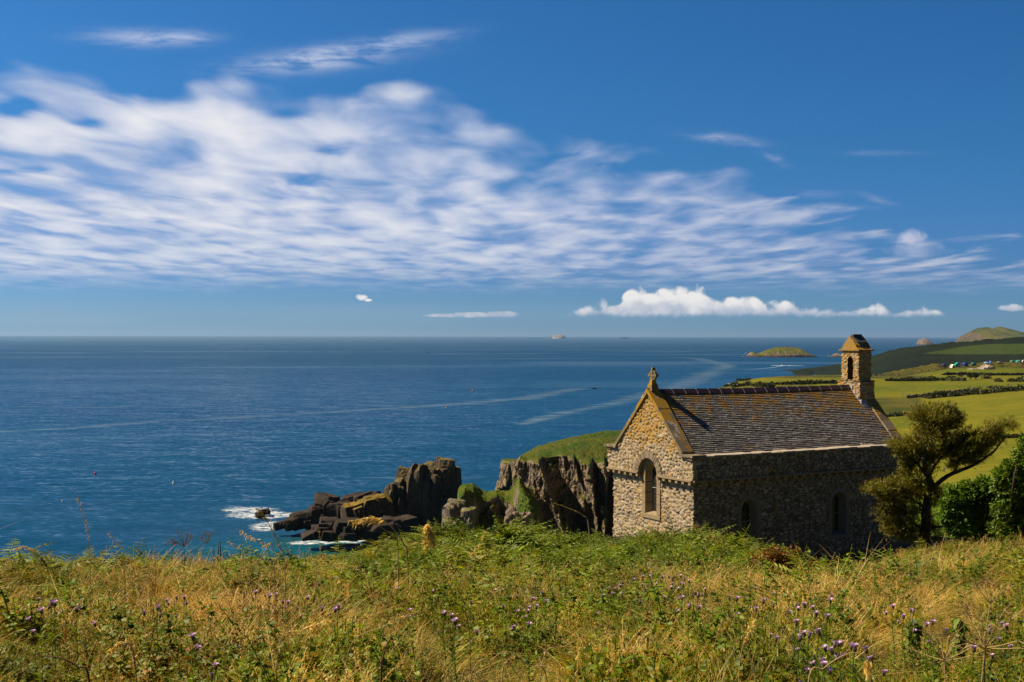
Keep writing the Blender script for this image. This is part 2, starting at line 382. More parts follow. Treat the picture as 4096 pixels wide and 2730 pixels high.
M_SAD = rocky('saddle_turf_and_rock', ((.15, .115, .080), (.28, .20, .13), (.065, .050, .040)), ((.060, .110, .004), (.13, .14, .007), (.038, .062, .004)), .18, .42, sc=1.6, gs=1., lich=(.26, .20, .07), strata=(1, 1, .3), bumpd=.8)
M_LEDGE = rocky('yellow_lichened_ledge_rock', ((.055, .042, .034), (.12, .085, .05), (.036, .028, .024)), ((.17, .115, .015), (.26, .165, .02), (.10, .07, .02)), .45, .75, sc=1.5, lich=(.24, .15, .02), wet=(1.5, 4.))
M_FAR = rocky('far_headland_heath', ((.035, .03, .025), (.08, .065, .05), (.03, .025, .02)), ((.006, .012, .002), (.012, .019, .003), (.005, .008, .002)), .35, .55, sc=9., gs=.12, bumpd=2., mask=((.030, .052, .006), (.050, .070, .008)))
M_ISLE = rocky('island_rock_and_turf', ((.13, .085, .06), (.24, .165, .12), (.09, .06, .045)), ((.075, .085, .008), (.13, .12, .010), (.055, .065, .006)), 0.80, .90, sc=7., gs=.12, wet=(3., 7.), bumpd=1.5, moss=-.25)
M_ISLE2 = rocky('distant_island_rock', ((.085, .055, .04), (.16, .105, .07), (.06, .04, .03)), ((.05, .07, .01), (.11, .095, .02), (.035, .05, .01)), .55, .8, sc=18., gs=.05, bumpd=5.)

SURF = [(*P(1052, 2062, 408)[:2], 13, 9, 1), (*P(1085, 2105, 385)[:2], 7, 11, 1), (*P(1250, 2172, 354)[:2], 9, 3.5, 1), (*P(1390, 2168, 356)[:2], 9, 3, 1), (*P(1000, 2045, 420)[:2], 10, 8, 1)]
# ------------------------------------------------------------------ sea
g = material('sea_water'); p = g.pos(); px_, py_, pz_ = g.sep(p)
dist = g.v('LENGTH', g.v('SUBTRACT', p, (0, 0, CAMZ)))
# chop drawn out along the crests
q1 = g.noise(g.v('MULTIPLY', p, (.36, .62, 1)), .85, 2, .6, .3, True)
q2 = g.noise(g.v('MULTIPLY', p, (.30, 1.0, 1)), .13, 3, .6, .4, True)
tilt = g.v('ADD', g.v('SCALE', g.v('SUBTRACT', q1, (.5, .5, .5)), .31), g.v('SCALE', g.v('SUBTRACT', q2, (.5, .5, .5)), .20))
tx, ty, tz = g.sep(tilt)
# calmer and ruffled water
big = g.noise(g.v('MULTIPLY', p, (.0011, .0030, 0)), 1., 4, .55, .8)
calm = g.ss(big, .52, .66)
NOR = g.v('NORMALIZE', g.comb(g.mul(tx, .9), g.add(g.mul(ty, 1.0), g.lin(dist, 300., 9000., -.10, -.16)), 1.))
deep = g.mix(g.ss(big, .30, .70), (.0025, .032, .078), (.006, .054, .100))
deep = g.mix(g.lin(g.noise(p, .022, 3, .5), .35, .7, 0., .7), deep, (.004, .060, .100))
ux = g.m('DIVIDE', px_, py_)
# green shallows under the cliffs
sh = g.v('LENGTH', g.v('MULTIPLY', g.v('SUBTRACT', p, (-45., 335., 0)), (.016, .028, 0)))
sh = g.ss(g.add(sh, g.mul(g.sub(q2, .5), 0.0)), 1.35, .2)
deep = g.mix(g.mul(sh, .85), deep, (.003, .085, .090))
# slicks and foam lines on the open water, drawn as winding lines in plan
def line(pts, w, brk=.5, seed=0.):
    """soft band along a polyline given as (x, y) in plan"""
    best = None
    for (x0, y0, w0), (x1, y1, w1) in zip(pts[:-1], pts[1:]):
        ex, ey = x1 - x0, y1 - y0; L2 = ex * ex + ey * ey
        dx = g.sub(px_, x0); dy = g.sub(py_, y0)
        t = g.m('DIVIDE', g.add(g.mul(dx, ex), g.mul(dy, ey)), L2, clamp=True)
        ax = g.sub(dx, g.mul(t, ex)); ay = g.sub(dy, g.mul(t, ey))
        d2 = g.m('DIVIDE', g.m('SQRT', g.add(g.mul(ax, ax), g.mul(ay, ay))), g.lin(t, 0., 1., w0, w1))
        best = d2 if best is None else g.m('MINIMUM', best, d2)
    return best
def sea_at(px, py, w):
    d = CAMZ * F / (py - (1339.2 + .0018 * px)); q = P(px, py, d); return (q[0], q[1], w)
def dpt(dx, dy, w): return sea_at(dx * 1.7408, dy * 1.7408, w)
wobv = g.mul(g.sub(g.noise(g.v('MULTIPLY', p, (.006, .022, 0)), 1., 5, .7), .5), 3.2)
lines = [[dpt(-60, 993, 10), dpt(170, 985, 10), dpt(360, 968, 11), dpt(560, 958, 12), dpt(820, 944, 14), dpt(1040, 930, 15), dpt(1200, 916, 18), dpt(1330, 893, 12)],
         [dpt(1200, 975, 8), dpt(1290, 950, 12), dpt(1400, 930, 14), dpt(1560, 888, 22), dpt(1640, 855, 26), dpt(1672, 840, 24), dpt(1600, 824, 26), dpt(1520, 820, 20)]]
fm = None
for L in lines:
    dd = g.add(line(L, 1.), wobv)
    f_ = g.ss(dd, 1.25, .1); fm = f_ if fm is None else g.m('MAXIMUM', fm, f_)
fm = g.mul(fm, g.ss(g.noise(g.v('MULTIPLY', p, (.02, .11, 0)), 1., 4, .7), .40, .62, .10, 1.))
pat = g.ss(g.noise(g.v('MULTIPLY', p, (.006, .030, 0)), 1., 3, .55, .6), .63, .78)
fm = g.m('MAXIMUM', fm, g.mul(g.mul(pat, .7), g.ss(dist, 9000., 400.)))
deep = g.mix(g.mul(fm, .52), deep, (.20, .29, .40))
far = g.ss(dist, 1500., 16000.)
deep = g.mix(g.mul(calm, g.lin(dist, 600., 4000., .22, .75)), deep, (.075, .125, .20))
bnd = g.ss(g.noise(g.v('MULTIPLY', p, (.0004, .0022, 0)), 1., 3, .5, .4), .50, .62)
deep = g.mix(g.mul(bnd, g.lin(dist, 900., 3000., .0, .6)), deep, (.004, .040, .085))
deep = g.mix(g.mul(far, .75), deep, g.mix(g.lin(ux, -.3, .35), (.085, .17, .24), (.03, .09, .17)))  # horizon haze painted into the water colour, growing with distance
# surf
sf = None
for (cx, cy, rx, ry, pw_) in SURF:
    a = g.m('DIVIDE', g.sub(px_, cx), rx); b_ = g.m('DIVIDE', g.sub(py_, cy), ry)
    e = g.ss(g.add(g.add(g.mul(a, a), g.mul(b_, b_)), g.mul(g.sub(g.noise(p, .22, 4, .7), .5), 2.6)), 1.1, .25)
    sf = e if sf is None else g.m('MAXIMUM', sf, e)
sf = g.mul(sf, g.ss(g.noise(g.v('MULTIPLY', p, (.45, .9, 1)), .7, 4, .75), .42, .58))
deep = g.mix(sf, deep, (.72, .76, .78))
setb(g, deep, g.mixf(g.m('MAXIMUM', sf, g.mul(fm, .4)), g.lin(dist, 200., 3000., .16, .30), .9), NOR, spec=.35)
g.b.inputs['IOR'].default_value = 1.33
M_SEA = g.mt
# one disc out to the horizon
rr = np.concatenate([[0], np.geomspace(40, 62000, 60)]); aa = np.linspace(0, 2 * math.pi, 97)[:-1]
V = np.stack([np.outer(np.cos(aa), rr), np.outer(np.sin(aa), rr), np.zeros((96, 61))], -1).reshape(-1, 3)
link_mesh('sea', np_mesh('sea', V, grid_faces(96, 61, True)), None, M_SEA, kind='structure', label='blue sea with small waves and pale slick lines out to the horizon', cat='sea')

# ------------------------------------------------------------------ ground: one sheet from the camera's feet to the far fields
# control points: (px, distance, height below the camera)
CP = []
def row(d, pts):
    for px, zz in pts: CP.append((px, d, zz))
row(1.0, [(-9000, -1.5), (-3000, -1.5), (2048, -1.5), (7000, -1.5), (13000, -1.5)])
row(5.5, [(-3000, -1.95), (0, -2.02), (2048, -2.02), (4096, -1.98), (7500, -1.95)])
row(10., [(-3000, -2.7), (0, -2.72), (1200, -2.75), (2048, -2.75), (3000, -2.72), (4096, -2.62), (7000, -2.4)])
row(16., [(-3000, -3.75), (0, -3.72), (1200, -3.65), (2048, -3.6), (3000, -3.58), (4096, -3.4), (7000, -3.0)])
row(23., [(-3000, -4.9), (0, -4.85), (900, -4.82), (1500, -4.62), (2048, -4.55), (2800, -4.62), (3400, -4.85), (4096, -4.5), (6500, -4.0)])
row(29., [(-3000, -6.9), (0, -6.5), (900, -6.2), (1300, -5.95), (1600, -5.45), (2048, -5.40), (2600, -5.45), (2900, -5.45), (3100, -5.75), (3300, -6.15), (3550, -6.1), (3750, -5.95), (4096, -5.5), (6500, -5.)])
row(35., [(-3000, -10.), (0, -9.8), (900, -8.6), (1400, -7.0), (1700, -6.3), (2100, -6.25), (2430, -6.35), (2700, -6.4), (3000, -6.8), (3300, -7.4), (3600, -6.8), (4096, -6.3), (6500, -5.5)])
row(40., [(-3000, -16.), (0, -15.), (1200, -11.), (1700, -8.6), (2200, -8.2), (2430, -7.6), (2800, -7.7), (3100, -8.05), (3500, -7.35), (3750, -6.8), (4096, -6.6), (6500, -6.)])
row(48., [(-3000, -30.), (0, -28), (1200, -24), (1800, -15), (2200, -13.5), (2420, -11.), (2700, -8.6), (3000, -8.3), (3600, -8.05), (3800, -8.0), (4096, -7.7), (6500, -7.)])
row(62., [(0, -45.), (1200, -40), (1900, -28), (2300, -24), (2480, -17), (2700, -11), (3000, -9.6), (3600, -9.6), (4096, -9.4), (6500, -8.)])
row(95., [(-3000, -70), (0, -66.), (1200, -60), (1900, -46), (2300, -42), (2500, -34), (2800, -17), (3200, -13.5), (3700, -13.4), (4096, -13.1), (6500, -11.)])
row(160., [(-3000, -74), (0, -72.), (1500, -66), (2300, -62), (2500, -48), (2800, -26), (3400, -21), (3800, -20.4), (4096, -20.), (6500, -14.)])
row(300., [(-3000, -75), (1500, -72), (2100, -72), (2440, -64), (2600, -46), (2800, -34), (3400, -35), (3750, -33.9), (4096, -31), (6500, -20.)])
row(420., [(2000, -76), (2440, -60), (2800, -42), (3300, -38.5), (3620, -36.2), (3800, -34.2), (4096, -30.5), (6500, -20.)])
row(560., [(2300, -76), (2700, -54), (3100, -38), (3500, -36.3), (3700, -32.6), (4096, -27.8), (6500, -18.)])
row(700., [(2400, -76), (2650, -62), (2800, -37.5), (3150, -33.5), (3500, -31.3), (3700, -31.), (4096, -29.), (6500, -20.)])
row(820., [(2500, -76), (2700, -60), (2810, -35.3), (3000, -33.), (3350, -30.5), (3700, -30.), (4096, -29.4), (6500, -20.)])
row(950., [(2600, -80), (2800, -62), (2890, -35.0), (3100, -33.5), (3350, -30.6), (3700, -30.6), (4096, -30.4), (6500, -22.)])
row(1060., [(2600, -90), (2900, -90), (3150, -60), (3350, -52), (3620, -38), (3760, -27), (4096, -24), (6500, -20.)])
row(1180., [(2600, -95), (3300, -90), (3600, -66), (3760, -58), (4096, -50), (6500, -40.)])
CP = np.array(CP, float)
def _uv(px, d): return np.stack([np.clip((np.asarray(px) - 2048) / 900., -5, 5), np.log(np.asarray(d)) * 3.2], -1)
_X = _uv(CP[:, 0], CP[:, 1]); _r = np.linalg.norm(_X[:, None] - _X[None], axis=-1)
_A = np.zeros((len(CP) + 3,) * 2); _A[:len(CP), :len(CP)] = _r - np.eye(len(CP)) * .02
_A[:len(CP), len(CP)] = 1; _A[:len(CP), len(CP) + 1:] = _X; _A[len(CP), :len(CP)] = 1; _A[len(CP) + 1:, :len(CP)] = _X.T
_w = np.linalg.solve(_A, np.concatenate([CP[:, 2], [0, 0, 0]]))
def _rbf(px, d):
    q = _uv(px, d); sh_ = q.shape[:-1]; q = q.reshape(-1, 2); out = np.zeros(len(q))
    for i in range(0, len(q), 20000):
        c_ = q[i:i + 20000]; rr_ = np.linalg.norm(c_[:, None] - _X[None], axis=-1)
        out[i:i + 20000] = rr_ @ _w[:len(CP)] + _w[len(CP)] + c_ @ _w[len(CP) + 1:]
    return out.reshape(sh_)
def ground_z(x, y):
    """height of the land (world z) at plan position"""
    x = np.asarray(x, float); y = np.maximum(np.asarray(y, float), .8)
    px = 2048 + x / y * F
    zz = _rbf(px, y)
    nb = sstep(y, 6.5, 4.0); zz = zz * (1 - nb) + (-1.5 - .09 * y) * nb
    fl = sstep(np.maximum(np.abs(x - 14.2) / 9.0, np.abs(y - 47.5) / 7.5), 1.22, .98)     # level lawn round the chapel
    zz = zz * (1 - fl) + np.minimum(zz, -8.25 + 0 * zz) * fl
    amp = np.clip(y / 60., .25, 6.) * .35
    zz = zz + (fbm(x * .35 / np.maximum(1, y / 60), y * .35 / np.maximum(1, y / 60), 0, 3, 5) - .5) * amp * sstep(y, 1, 6) * (1 - fl)
    bm_ = sstep(y, 17, 21) * sstep(y, 38, 33) * sstep(px, 1250, 1600) * sstep(px, 3900, 3400)
    zz = zz + (fbm(x * .55 + 3, y * .42, 0, 3, 33) - .60) * 1.25 * bm_ * (1 - fl)
    return CAMZ + zz
dd_ = np.concatenate([np.linspace(.8, 6, 14), np.geomspace(6.4, 1180, 250)])
uu_ = np.concatenate([np.linspace(-4, -.75, 12)[:-1], np.linspace(-.75, .1, 90)[:-1], np.linspace(.1, .52, 210)[:-1], np.linspace(.52, 3, 14)])
U_, D_ = np.meshgrid(uu_, dd_, indexing='ij'); X_ = U_ * D_
Z_ = ground_z(X_, D_)
Z_ = np.maximum(Z_, -14)
g = material('turf_and_fields'); p = g.pos(); x_, y_, z_ = g.sep(p)
nearf = g.ss(y_, 70., 30.)
a = g.noise(p, .012, 4, .6, .5); b = g.noise(g.v('MULTIPLY', p, (1, 2.2, 1)), .11, 4, .65); c_ = g.noise(p, 1.2, 4, .7)
fieldc = g.mix(g.ss(a, .35, .62), (.080, .105, .003), (.145, .136, .004))
fieldc = g.mix(g.ss(b, .45, .72), fieldc, (.21, .165, .010))
fieldc = g.mix(g.mul(g.ss(b, .45, .28), .6), fieldc, (.060, .105, .003))
lawn = g.mix(c_, (.065, .13, .004), (.11, .16, .006))
fieldc = g.mix(g.ss(y_, 230., 90.), fieldc, lawn)
rough = g.mix(g.ss(g.noise(p, .05, 4, .7), .35, .65), (.035, .048, .005), (.10, .085, .012))
rmask = g.attr('rough_grass')
fieldc = g.mix(rmask, fieldc, rough)
nearc = g.mix(c_, (.030, .028, .006), (.075, .055, .014))
col = g.mix(nearf, fieldc, nearc)
setb(g, col, .95, g.bump(g.add(g.noise(p, .8, 4, .7), g.mul(c_, .4)), .7, .25), spec=.1)
M_GROUND = g.mt
PXG = 2048 + U_ * F
PYG = 1342.9 - ((Z_ - CAMZ) / D_) * F + 0 * U_      # height at which each point shows from the path
nz_ = 30 * (fbm(X_ * .02, D_ * .02, 0, 4, 2) - .5)
far_ = D_ > 250
def box_m(x0, x1, y0, y1, e=4.): return sstep(PXG + nz_, x0 - e * 3, x0 + e * 3) * sstep(PXG + nz_, x1 + e * 3, x1 - e * 3) * sstep(PYG + nz_ * .12, y0 - e, y0 + e) * sstep(PYG + nz_ * .12, y1 + e, y1 - e) * far_
rough_at = np.maximum.reduce([box_m(3300, 3690, 1590, 1664), box_m(2400, 2990, 1530, 1620, 2.), box_m(3000, 3700, 1500, 1511, 2.), box_m(2400, 3250, 1542, 1600, 3.), (D_ > 1000) * 1.])
link_mesh('ground', np_mesh('ground', np.stack([X_, D_, Z_], -1).reshape(-1, 3), grid_faces(len(uu_), len(dd_)), {'rough_grass': rough_at}), None, M_GROUND, True,
          kind='structure', label='grassy land falling from the meadow to the lawn and the coastal fields', cat='ground')
# ------------------------------------------------------------------ cliffs, stack, islands, far land
def zoomer(x0, y0, k): return lambda a, b: (x0 + a / k, y0 + b / k)
def interp(pts, x): pts = np.array(pts, float); return np.interp(x, pts[:, 0], pts[:, 1])
def PV(px, py, d):
    px, py, d = np.broadcast_arrays(px, py, d)
    v = np.stack([(px - 2048) / F, -(py - 1365) / F, -np.ones(px.shape)], -1) @ CM.T
    return np.stack([v[..., 0] / v[..., 1] * d, d, CAMZ + v[..., 2] / v[..., 1] * d], -1)
Z4 = zoomer(1800, 1700, 3.46)
def relief(name, mat_, px0, px1, nx, sky_, base, d_base, d_edge, d_sky, edge=None, ny=90, nt=30, dfun=None, amp=2.2, fine=.5, seed=0, back=(60, 10), vs=.35, maskf=None, crag=1.8, **kw):
    """a piece of coast: a face from the water up to a cliff edge, a top rising to its skyline, and the far side falling to the sea"""
    px = np.linspace(px0, px1, nx); ys = interp(sky_, px); ye = interp(edge, px) if edge else ys + 6; ye = np.maximum(ye, ys + 2); yb = np.full(nx, float(base)) if np.isscalar(base) else interp(base, px)
    rows = []; A = []
    for k in range(ny):
        t = k / (ny - 1); py = yb + (ye - yb) * t; dd = d_base + (d_edge - d_base) * t ** 1.2
        if dfun is not None: dd = dd + dfun(px, py)
        rows.append((px, py, dd))
    off = dfun(px, ye) if dfun is not None else 0
    sm = np.convolve(np.pad(off, 20, 'edge'), np.ones(41) / 41, 'valid') if dfun is not None else 0
    for k in range(1, nt + 1):
        t = k / nt; py = ye + (ys - ye) * (1 - (1 - t) ** 1.6); dd = d_edge + (d_sky - d_edge) * t + (off - sm) * (1 - t) ** 14 + sm * (1 - t) ** 2; rows.append((px, py, dd))
    if maskf: mk = np.stack([maskf(a, b) for a, b, c in rows], 1)
    V = np.stack([PV(*r_) for r_ in rows], 1)      # nx, rows, 3
    q = V.copy(); s = d_base / 300.
    h = (fbm(q[..., 0] / (4. * s), q[..., 1] / (4. * s), q[..., 2] * vs / (4. * s), 5, seed, .55) - .5) * 2
    h2 = np.abs(fbm(q[..., 0] / (1.3 * s), q[..., 1] / (1.3 * s), q[..., 2] * vs / (1.3 * s), 4, seed + 3, .6) - .5) * -2 + .3
    C1, C2, CI = cells((q[..., 0] + q[..., 2] * .3) / (2.6 * s), q[..., 2] / (8. * s) + vn(q[..., 0] / s, 0, 0, 5), seed)
    h = h + crag * ((CI - .5) * .9 + C1 * (_h(CI * 9999, CI * 0, CI * 0, 3) - .5) * 1.6)
    rowt = np.array([min(1., .25 + max(0, 1 - abs(k - ny * .5) / (ny * .55))) if k < ny else .25 * (1 - (k - ny) / nt) for k in range(ny + nt)])
    w = np.clip(np.r_[np.ones(ny - 6), np.linspace(1, .15, 6), np.linspace(.15, .03, nt)], 0, 1)
    disp = (h * amp + h2 * fine * 2) * w
    V[..., 1] -= disp * 1.0; V[..., 0] -= disp * .35
    V[:, ny:, 2] += (fbm(q[:, ny:, 0] / (2.5 * s), q[:, ny:, 1] / (2.5 * s), 0, 4, seed + 9) - .5) * .9 * s * np.linspace(1, .5, nt) + (fbm(q[:, ny:, 0] / (.9 * s), q[:, ny:, 1] / (.9 * s), 0, 3, seed + 12) - .5) * .8 * s
    # far side
    bk = []
    top = V[:, -1]
    for k in range(1, 7):
        t = k / 6; b = top.copy(); b[:, 1] += back[0] * t; b[:, 2] = top[:, 2] * (1 - t) ** .8 + (-3) * t; b[:, 2] += (0 if t < 1 else 0); bk.append(b)
    V = np.concatenate([V, np.stack(bk, 1)], 1)
    V[:, :, 2] = np.maximum(V[:, :, 2], -4)
    at = {'mask': np.concatenate([mk, np.zeros((nx, 6))], 1)} if maskf else None
    return link_mesh(name, np_mesh(name, V.reshape(-1, 3), grid_faces(V.shape[0], V.shape[1]), at), None, mat_, False, **kw)

# --- the grass topped headland behind the chapel
sky_ = [Z4(*a) for a in ((860, 700), (880, 620), (905, 560), (940, 480), (975, 430), (1090, 370), (1240, 290), (1400, 245), (1600, 195), (1800, 150), (2000, 110), (2180, 85), (2350, 80), (2800, 80), (3300, 120))]
edge_ = [Z4(*a) for a in ((860, 760), (905, 590), (975, 445), (1060, 500), (1230, 480), (1450, 440), (1560, 425), (1700, 440), (1850, 480), (2000, 540), (2150, 530), (2280, 560), (2700, 560), (3300, 600))]
saw = [(860, 10), (905, 7), (1050, 2), (1060, 2), (1245, -7), (1262, -3), (1300, 6), (1470, 7), (1480, 7), (1700, -1), (1745, -2), (1760, 1), (1930, -5), (1960, -5), (1985, 2), (2010, 1), (2140, -6), (2165, 4), (2260, 6), (2400, -3), (2700, 4), (3300, 2)]
saw = [(Z4(a, 0)[0], b) for a, b in saw]
def dfun(px, py):
    pe = px - .36 * (py - 1845) * np.clip((2420 - px) / 120., 0, 1)
    d = interp(saw, pe + 6 * (fbm(py / 22., px / 60., 0, 3, 3) - .5))
    cave = np.exp(-((px - 2335) / 32.) ** 2) * sstep(py, 2030, 2075) * 9 + np.exp(-((px - 2215) / 30.) ** 2) * sstep(py, 1900, 2050) * 5
    left = sstep(px, 2165, 2070) * sstep(py, 1900, 2060) * -6
    return d * 1.0 + cave + left
M_H2 = M_HEAD
relief('headland', M_HEAD, Z4(862, 0)[0], Z4(3300, 0)[0], 330, sky_, 2240, 288, 300, 350, edge_, 150, 50, dfun, 2.0, .9, 11, kind='structure', label='grass topped headland with a dark cleft and reddish cliff face left of the chapel', cat='headland')
# --- the low saddle with a rocky knob in front of it
sk2 = [Z4(*a) for a in ((-60, 1230), (0, 1120), (40, 1060), (105, 1040), (110, 900), (130, 862), (210, 822), (320, 806), (400, 868), (450, 912), (520, 936), (650, 905), (760, 928), (870, 880), (910, 800), (960, 715), (1010, 790), (1060, 870), (1150, 930), (1230, 1010), (1300, 1200))]
ed2 = [(a, b + 70 + 30 * math.sin(a * .05)) for a, b in sk2]
def dfun2(px, py):
    return interp([(1780, -3), (1850, -2), (1862, 3), (1930, 8), (2030, 12), (2075, 3), (2120, -5), (2160, -7), (2180, -2)], px + .1 * (py - 1950)) + 3 * np.exp(-((px - 1960) / 55.) ** 2) * sstep(py, 2010, 2060)
relief('saddle', M_SAD, Z4(-60, 0)[0], Z4(1300, 0)[0], 220, sk2, 2240, 272, 284, 300, ed2, 90, 40, dfun2, 1.6, .8, 23, back=(14, 5), kind='structure', label='low turf saddle with a grey rocky knob joining stack and headland', cat='saddle')

# --- angular rock blocks
def block_mesh(mb, c, size, rot, seed, n=9, amp=.12, p=40.):
    r0 = np.random.default_rng(seed); cuts = []
    for _ in range(6):
        nn = r0.normal(size=3); nn[2] = abs(nn[2]) * .6; nn /= np.linalg.norm(nn); cuts.append((nn, r0.uniform(.62, .95)))
    t = np.linspace(-1, 1, n); a, b = np.meshgrid(t, t, indexing='ij'); o = np.ones_like(a)
    faces = [(a, b, o), (b, a, -o), (o, a, b), (-o, b, a), (b, o, a), (a, -o, b)]
    gf = grid_faces(n, n)
    for f_ in faces:
        v = np.stack(f_, -1).reshape(-1, 3)
        r = (np.abs(v) ** p).sum(1) ** (1 / p); v = v / r[:, None]
        s = np.array(size) / 2.; w = v * s
        q = w + seed * 7.3
        fz = .16
        h = (fbm(q[:, 0] * .5, q[:, 1] * .5, q[:, 2] * fz, 4, seed) - .5) * 2
        st = np.round(fbm(q[:, 0] * .35, q[:, 1] * .35, q[:, 2] * .12, 2, seed + 2) * 6) / 6 - .5
        w = w + v / np.maximum(np.linalg.norm(v, axis=1), .1)[:, None] * ((h * amp * .5 + st * amp * 1.6) * min(size))[:, None]
        for nn, cc in cuts:
            lim = cc * (np.abs(nn) * s).sum() * .82; ex_ = np.maximum(0, w @ nn - lim); w = w - ex_[:, None] * nn[None] * .92
        w = w @ np.array(rot).T + np.array(c)
        mb.V.append(w); mb.A.append(np.full(len(w), random.random()))
        for f in gf + mb.n: mb.F.append(tuple(int(i) for i in f)); mb.M.append(0)
        mb.n += len(w)
def rotm(z_=0., x_=0., y_=0.): return np.array(Euler((R(x_), R(y_), R(z_))).to_matrix())
def rock_from(name, mat_, zm, specs, d, k, **kw):
    """specs: (x0, x1, ytop, ybot in zoom pixels, depth offset, thickness, yaw, lean)"""
    mb = MB()
    rs = random.Random(k); ext = []
    for sp in specs:
        ext.append(sp)
        x0, x1, y0, y1, do, th, yaw, lean = sp
        for _ in range(3):
            wq = (x1 - x0) * rs.uniform(.25, .5); hq = (y1 - y0) * rs.uniform(.25, .6); xq = rs.uniform(x0, x1 - wq); yq = rs.uniform(y0 + .04 * (y1 - y0), y1 - hq)
            ext.append((xq, xq + wq, yq, yq + hq, do - th * rs.uniform(.25, .5), th * .45, yaw + rs.uniform(-25, 25), lean + rs.uniform(-8, 8)))
    for i, (x0, x1, y0, y1, do, th, yaw, lean) in enumerate(ext):
        a = P(*zm(x0, y0), d + do); b = P(*zm(x1, y1), d + do)
        cx, cz = (a[0] + b[0]) / 2, (a[2] * 1.0 + b[2]) / 2 + .05 * abs(a[2] - b[2])
        block_mesh(mb, (cx, d + do, cz), (abs(b[0] - a[0]) * 1.12, th * 1.1, abs(a[2] - b[2]) * 1.14), rotm(yaw, 0, lean), k + i, 12 if x1 - x0 > 200 else 9)
    base = mb.mesh(name)
    return link_mesh(name, base, None, mat_, False, **kw)
Z3 = zoomer(1050, 1820, 2.768)
rock_from('sea_stack', M_STACK, Z3, [
    (1820, 2130, 118, 900, 4, 10, -12, 3), (1900, 2165, 180, 900, 5, 9, 8, 1), (1660, 1880, 135, 900, 0, 9, 24, 4), (1470, 1650, 192, 720, 1, 7, 28, 2),
    (1475, 1560, 230, 640, -3, 4, 34, 3), (1590, 1700, 170, 760, -3.5, 4, 30, 5), (1680, 1780, 150, 780, -4, 4, -18, 3), (1770, 1950, 210, 800, -3, 5, -22, 6),
    (1380, 1520, 345, 620, -3, 5.5, 32, 4), (1365, 1440, 360, 560, -4.5, 3, 36, 0), (1500, 1560, 330, 620, -5.5, 2, 30, 4), (1620, 1720, 500, 760, -5, 2.5, 26, 6),
    (1900, 2100, 140, 420, 0, 6, -30, 8), (2050, 2170, 190, 700, 2, 7, 14, 0), (1700, 2150, 420, 900, 2, 9, -6, 0), (1350, 1700, 470, 900, 3, 9, 14, 0), (1700, 1820, 125, 300, -1.5, 4, 35, 10)],
    364, 100, kind='thing', label='tall dark sea stack with a mossy top standing at the cove mouth', cat='sea stack')
rock_from('tidal_rocks', M_LOW, Z3, [
    (590, 860, 482, 800, 10, 7, 12, 5), (480, 720, 580, 810, 6, 7, 24, -6), (330, 560, 650, 810, 3, 5, 18, -9), (240, 430, 705, 815, 1, 4, 30, -10), (135, 290, 745, 815, 0, 3, 22, -10),
    (860, 1160, 485, 800, 12, 7, 8, -12), (990, 1150, 428, 560, 14, 4, 18, -6), (700, 1050, 560, 820, 6, 9, 8, 0), (1000, 1330, 460, 820, 5, 9, 12, -13), (1180, 1400, 440, 700, 2, 6, 22, -8)],
    366, 200, kind='thing', label='black tide washed rocks running out to sea left of the stack', cat='rocks')
rock_from('ledge_rock', M_LEDGE, Z3, [
    (890, 1000, 560, 725, -4, 4, 36, -4), (900, 1180, 545, 700, -2, 6, 26, -12), (1010, 1130, 590, 740, -5, 3.5, 28, -14), (1060, 1360, 500, 720, -1, 6, 20, -10), (1120, 1420, 470, 700, 0, 6, 16, -9)],
    358, 240, kind='thing', label='yellow lichened ledge sloping down from the foot of the stack', cat='rock')
rock_from('wave_cut_platform', M_LOW, Z3, [
    (620, 900, 730, 880, -4, 8, 14, 2), (560, 760, 800, 900, -6, 7, 10, -4), (440, 620, 850, 925, -8, 5, 16, -6), (640, 850, 855, 945, -10, 4, 12, 3), (800, 1150, 740, 905, -6, 9, 4, 2), (1050, 1500, 740, 910, -4, 10, 6, 0), (1350, 1750, 720, 930, -3, 9, -4, 2), (840, 1050, 870, 940, -11, 3, 0, 3)],
    352, 300, kind='thing', label='low black wave cut rock platform with an orange tide line', cat='rocks')
rock_from('surf_rock', M_LOW, zoomer(900, 1680, 1.4706), [(182, 225, 545, 572, 0, 3, 20, -14), (205, 262, 530, 556, 4, 3, 10, -8)], 402, 350, kind='thing', label='small lone rock in white surf off the point', cat='rock')
rock_from('pinnacle', M_HEAD, Z4, [(735, 900, 525, 960, 0, 8, 22, -3), (735, 800, 560, 800, -3, 4, 38, -4), (655, 760, 800, 960, -2, 6, 26, 6), (720, 860, 720, 980, -2, 6, 18, 4)], 352, 370, kind='thing', label='dark rock pinnacle beside the left end of the headland', cat='rock')
# boulders under the saddle
M_BOULD = plain('boulder_stone', (.20, .145, .10), .9, .45, .8, .15)
bmesh_ = []
for k in range(3):
    mb = MB(); block_mesh(mb, (0, 0, 0), (1.3, 1.1, .9), rotm(20 * k, 10, 8), 500 + k, 6, .10, 4.); bmesh_.append(mb.mesh('boulder'))
rb = random.Random(5)
for k in range(34):
    t = k / 34; px = Z4(780 + rb.uniform(0, 330), 0)[0]; py = Z4(0, 1225 + rb.uniform(0, 1) * 150)[1]
    if k == 0: px, py = Z4(860, 1235)
    c = P(px, py, 266 - (py - 2060) * .02 + rb.uniform(-1, 1)); s = 2.3 if k == 0 else rb.uniform(.5, 1.25)
    o = bpy.data.objects.new('boulder', bmesh_[k % 3]); COL.objects.link(o)
    if k < 3: bmesh_[k].materials.append(M_BOULD)
    o.location = c; o.scale = (s, s, s * .85); o.rotation_euler = (rb.uniform(0, 1), rb.uniform(0, 1), rb.uniform(0, 6))
    tag(o, 'large pinkish boulder at the top of the scree' if k == 0 else 'small grey boulder in the scree below the saddle', 'boulder', 'boulders in the scree below the headland')
